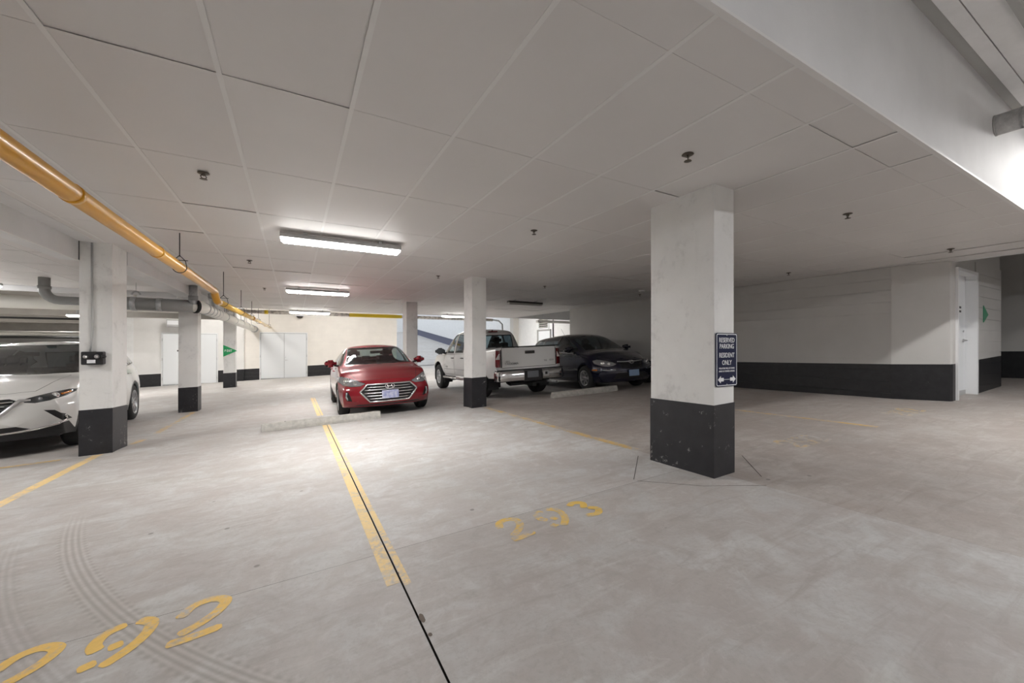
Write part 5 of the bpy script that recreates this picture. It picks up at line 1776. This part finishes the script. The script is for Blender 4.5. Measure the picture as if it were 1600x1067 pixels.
# ------------------------------------------------------------------ white pickup
def pickup():
    hwb, w = 1.62, .93
    root = car_root(5.005, 10.70, radians(-1.1), 'pickup_truck', 'white double-cab pickup truck seen from behind, tailgate towards the camera', 'car', hwb, .80)
    c = dict(xr=-.70, xf=2.50, w=w, nx=64, curves=dict(
        zsill=[(-.7, .46), (1, .44), (2, .44), (2.5, .50)],
        zmid=[(-.7, .76), (1.5, .78), (2.5, .72)],
        zbelt=[(-.7, 1.12), (0, 1.115), (1.2, 1.10), (2.1, 1.06), (2.5, .96)],
        zrail=[(-.7, 1.42), (-.66, 1.60), (-.55, 1.70), (0, 1.735), (.45, 1.70), (.75, 1.56), (1.05, 1.32), (1.3, 1.14), (1.7, 1.12), (2.2, 1.09), (2.5, .99)],
        ztop=[(-.7, 1.45), (-.66, 1.66), (-.55, 1.755), (0, 1.785), (.45, 1.75), (.75, 1.61), (1.05, 1.38), (1.3, 1.20), (1.7, 1.17), (2.2, 1.12), (2.5, 1.0)],
        wsill=[(-.7, .84), (2, .86), (2.5, .80)],
        wmax=[(-.7, .90), (.9, .905), (1.3, .94), (2.1, .94), (2.5, .86)],
        wbelt=[(-.7, .86), (.8, .87), (1.4, .88), (2.1, .86), (2.5, .76)],
        wrail=[(-.7, .66), (0, .66), (.5, .67), (1.05, .73), (1.3, .77), (2.5, .68)]),
        nose=[(.45, -.05), (.6, 0), (.85, 0), (1.0, -.06)], tail=[(.45, 0), (1.0, 0), (1.8, -.02)], curve_f=.26, curve_r=.02, fade_r=.3)
    sh = Shell(c)
    for sg in (1, -1):
        sh.cut(arch_poly(hwb, .385, .49, .08), 'y', sg, None, nmin=-.5, lo=.3)
        sh.cut([(1.02, 1.14), (.68, 1.50), (.45, 1.63), (.24, 1.66), (.24, 1.13)], 'y', sg, 'side_window', 'glass', nmin=.2, lo=.4, ring=.02)
        sh.cut([(.14, 1.13), (.14, 1.66), (-.40, 1.64), (-.52, 1.5), (-.52, 1.13)], 'y', sg, 'side_window', 'glass_dark', nmin=.2, lo=.4, ring=.02)
        sh.cut([(1.06, .50), (1.06, 1.09), (.21, 1.105), (.21, .50)], 'y', sg, 'door', 'paint_truck', nmin=.2, lo=.4, ring=.007, ringname='shut_line')
        sh.cut([(.17, .50), (.17, 1.105), (-.60, 1.105), (-.60, .50)], 'y', sg, 'door', 'paint_truck', nmin=.2, lo=.4, ring=.007, ringname='shut_line')
        sh.cut([(a * sg, b) for a, b in [(.55, .82), (.86, .82), (.86, 1.0), (.60, .97)]], 'x', 1, 'headlight', 'lens', lo=1.5, nmin=.02)
    sh.cut([(-.66, 1.17), (.66, 1.17), (.60, 1.67), (-.60, 1.67)], 'x', 1, 'windshield', 'glass', lo=.0, hi=1.4, nmin=.15, ring=.02)
    sh.cut([(-.64, 1.13), (.64, 1.13), (.585, 1.60), (-.585, 1.60)], 'x', -1, 'rear_window', 'glass_dark', lo=.4, nmin=.15, ring=.03)
    sh.cut([(-.5, .66), (.5, .66), (.5, .97), (-.5, .97)], 'x', 1, 'grille', 'dark_trim', lo=1.5, nmin=.03)
    sh.emit(root, 'cab', 'paint_truck')
    # third brake lamp, antenna, mirrors, handles
    p = sh.topz(-.62, 0)
    box('brake_lamp', (-.70, -.14, p.z - .02), (-.60, .14, p.z + .012), M['tail_red'], root, .008)
    MB().tube([(-.66, .02, p.z), (-.70, .02, p.z + .05)], [.03, .004], 8).obj('roof_fin', M['dark_trim'], root)
    MB().tube([(2.0, -.80, 1.08), (1.85, -.80, 1.85)], .004, 6).obj('antenna', M['black_plastic'], root)
    for sg in (1, -1):
        mirror(root, sh, .98, 1.04, 1.20, sg, 'black_plastic', 1.25)
        for x, z in ((.33, .985), (-.46, .985)): handle(root, sh, x, z, sg, 'black_plastic')
        m = MB().tube([(1.0, sg * .83, .42), (.95, sg * .955, .415), (-.55, sg * .955, .415), (-.65, sg * .83, .42)], .04, 10)
        st = m.obj('side_step', M['chrome'], root)
        MB().prism([(x, sg * .94, .452) for x in (.9, -.5)] + [(x, sg * .98, .452) for x in (-.5, .9)], (0, 0, .004)).obj('tread_pad', M['black_plastic'], st)
        # soft side letters
        p = sh.side(.86, .72, sg, .004)
        t = add('side_badge', text_mesh('TACOMA', .055, .001, .0), M['housing'], root, p)
        t.rotation_euler = (pi / 2, 0, pi if sg > 0 else 0)
        MB().tube([tuple(sh.side(x, .66, sg, .002)) for x in (1.04, .6, .2, -.2, -.6)], .007, 6).obj('side_moulding', M['housing'], root)
    # cargo bed
    b = dict(xr=-2.68, xf=-.73, w=.93, nx=40, curves=dict(
        zsill=[(-2.68, .52), (-.73, .46)], zmid=[(-2.7, .80), (-.7, .78)], zbelt=[(-2.7, 1.17), (-.7, 1.12)], zrail=[(-2.7, 1.235), (-.7, 1.185)], ztop=[(-2.7, 1.238), (-.7, 1.188)],
        wsill=[(-2.68, .84), (-.7, .86)], wmax=[(-2.68, .89), (-1.6, .93), (-.73, .905)], wbelt=[(-2.68, .875), (-.7, .885)], wrail=[(-2.68, .85), (-.7, .86)]),
        nose=[(.4, 0), (1.2, 0)], tail=[(.4, 0), (1.2, 0)], curve_f=0, curve_r=.05, pow_r=6, bulge=0)
    sb = Shell(b)
    for sg in (1, -1):
        sb.cut(arch_poly(-hwb, .385, .49, .08), 'y', sg, None, nmin=-.5, lo=.3)
        tl = [(sg * .775, .78), (sg * .905, .78), (sg * .905, 1.17), (sg * .775, 1.17)]
        sb.cut(tl, 'x', -1, 'tail_light', 'tail_red', lo=2.3, nmin=.4)
        sb.cut([(-2.72, .80), (-2.62, .80), (-2.64, 1.16), (-2.72, 1.16)], 'y', sg, 'tail_light', 'tail_red', lo=.6, nmin=.4)
    sb.cut([(-2.62, -.78), (-2.62, .78), (-.78, .78), (-.78, -.78)], 'z', 1, None, nmin=.4, lo=.9)
    sb.cut([(-.74, .755), (.74, .755), (.74, 1.232), (-.74, 1.232)], 'x', -1, 'tailgate', 'paint_truck', lo=2.3, nmin=.2, ring=.010, ringname='shut_line')
    mb_ = sb.emit(root, 'cargo_bed', 'paint_truck')
    tg = [o for o in mb_.values() if o.name.startswith('tailgate')][0]
    # bed liner (five dark panels) and rail caps
    m = MB()
    m.box((-2.62, -.78, .70), (-.78, .78, .73)).box((-2.62, -.79, .71), (-.78, -.775, 1.18)).box((-2.62, .775, .71), (-.78, .79, 1.18)).box((-.79, -.78, .71), (-.775, .78, 1.18)).box((-2.63, -.78, .71), (-2.615, .78, 1.225))
    m.obj('bed_liner', M['black_plastic'], root)
    m = MB()
    m.box((-2.71, -.72, 1.228), (-2.60, .72, 1.252), .01)
    for sg in (1, -1):
        m.prism([(-2.66, sg * .77, 1.232), (-2.66, sg * .875, 1.232), (-.74, sg * .875, 1.182), (-.74, sg * .77, 1.182)], (0, 0, .024))
    m.obj('rail_cap', M['black_plastic'], root)
    xb = -2.69
    # clear lens in the middle of each tail lamp
    tls = [o for o in mb_.values() if o.name.startswith('tail_light')]
    for sg in (1, -1):
        q = []
        P1 = [(sg * .79, .96), (sg * .875, .96), (sg * .88, 1.09), (sg * .79, 1.09)]
        m = MB()
        m.prism([tuple(sb.front(y, z, -1, .012)) for y, z in P1], (.014, 0, 0))
        m.obj('reverse_lamp', M['tail_clear'], root)
        m = MB()
        m.prism([tuple(sb.front(y, z, -1, .002)) for y, z in [(sg * .745, .77), (sg * .772, .77), (sg * .772, 1.18), (sg * .745, 1.18)]], (.012, 0, 0))
        m.obj('lamp_trim', M['dark_trim'], root)
    # handle, letters
    MB().box((-2.715, -.13, 1.07), (-2.68, .13, 1.14), .012).obj('gate_handle', M['housing_dark'], tg)
    MB().box((-2.722, -.115, 1.095), (-2.70, .115, 1.112), .005).obj('pull', M['black_plastic'], tg)
    RX = (pi / 2, 0, -pi / 2)
    for txt, y, z, sz in (('SR5', .60, .905, .06), ('TACOMA', .50, .85, .075), ('V6', -.43, .885, .065), ('4X4', -.60, .89, .065)):
        t = add('badge', text_mesh(txt, sz, .002, .001), M['housing'], tg, (-2.697, y, z), RX)
        t.scale = (1.15, 1, 1)
    # bumper: chrome ends, plate recess, step
    bp_ = MB().box((-2.70, -.80, .44), (-2.60, .80, .60), .01).obj('rear_bumper', M['black_plastic'], root)
    for sg in (1, -1):
        m = MB()
        pr = [(-2.60, sg * .925), (-2.74, sg * .90), (-2.80, sg * .80), (-2.815, sg * .55), (-2.82, sg * .25)]
        m.grid([[(x, y, .46), (x - .012, y, .50), (x - .012, y, .645), (x + .01, y, .685), (x + .07, y * .97, .69)] for x, y in pr], smooth=True)
        m.obj('bumper_end', M['chrome'], bp_)
    MB().box((-2.80, -.26, .42), (-2.62, .26, .68), .015).obj('plate_recess', M['black_plastic'], bp_)
    MB().box((-2.74, -.90, .66), (-2.60, .90, .715), .01).obj('bumper_step', M['black_plastic'], bp_)
    MB().prism([(-2.806, y, .585 + z) for y, z in rrect(.30, .15, .012)], (-.006, 0, 0)).obj('number_plate', M['plate_dim'], root)
    MB().box((-2.845, -.43, .515), (-2.825, -.28, .66), .01).obj('bumper_pad', M['satin'], bp_)
    box('pad_centre', (-2.85, -.375, .56), (-2.84, -.315, .62), M['dark_trim'], bp_)
    m = MB(); m.box((-2.86, -.05, .31), (-2.4, .05, .40), .008).box((-2.6, -.5, .33), (-2.5, .5, .40), .01)
    m.obj('tow_hitch', M['iron'], root)
    MB().tube([(-2.1, -.45, .42), (-2.5, -.52, .38), (-2.86, -.62, .36)], .035, 10).obj('exhaust_pipe', M['galv'], root)
    MB().tube([(-1.62, -.75, .385), (-1.62, .75, .385)], .06, 10).obj('rear_axle', M['iron'], root)
    MB().lathe([(0, -.14), (.10, -.1), (.15, 0), (.10, .1), (0, .14)], 16, Matrix.Translation((-1.62, 0, .385)) @ Matrix.Rotation(pi / 2, 4, 'Y')).obj('differential', M['iron'], root)
    MB().tube([(-2.3, .35, .50), (-2.3, -.35, .50)], .14, 14).obj('spare_wheel', M['rubber'], root)
    m = MB(); m.box((-2.6, .40, .46), (2.2, .50, .58)).box((-2.6, -.50, .46), (2.2, -.40, .58)); m.obj('chassis_rail', M['iron'], root)
    for sg in (1, -1):
        box('mud_flap', (-1.62 - .50, sg * .72 - .14, .22), (-1.62 - .485, sg * .72 + .14, .60), M['black_plastic'], root)
        box('mud_flap', (1.62 - .50, sg * .76 - .13, .22), (1.62 - .485, sg * .76 + .13, .56), M['black_plastic'], root)
    wells(root, hwb, .488, .385, .90, .52)
    add_wheels(root, hwb, 1.59, .385, .22, .265, 6, (.045, .035))
    MB().box((-.62, -.80, .50), (1.15, .80, .56)).obj('cabin_floor', M['interior'], root)
    MB().box((.75, -.76, .85), (1.22, .76, 1.11), .05).obj('dashboard', M['interior'], root)
    for y in (.40, -.40): seat(root, .35, y, .66, .52)
    m = MB(); m.box((-.55, -.68, .64), (-.15, .68, .84), .05); m.box((-.62, -.68, .8), (-.48, .68, 1.24), .05); m.obj('rear_bench', M['seat'], root)
    for y in (.4, -.4): box('headrest', (-.60, y - .12, 1.24), (-.50, y + .12, 1.38), M['seat'], root, .03)
    return root


white_suv()
red_sedan()
pickup()
blue_hatch()
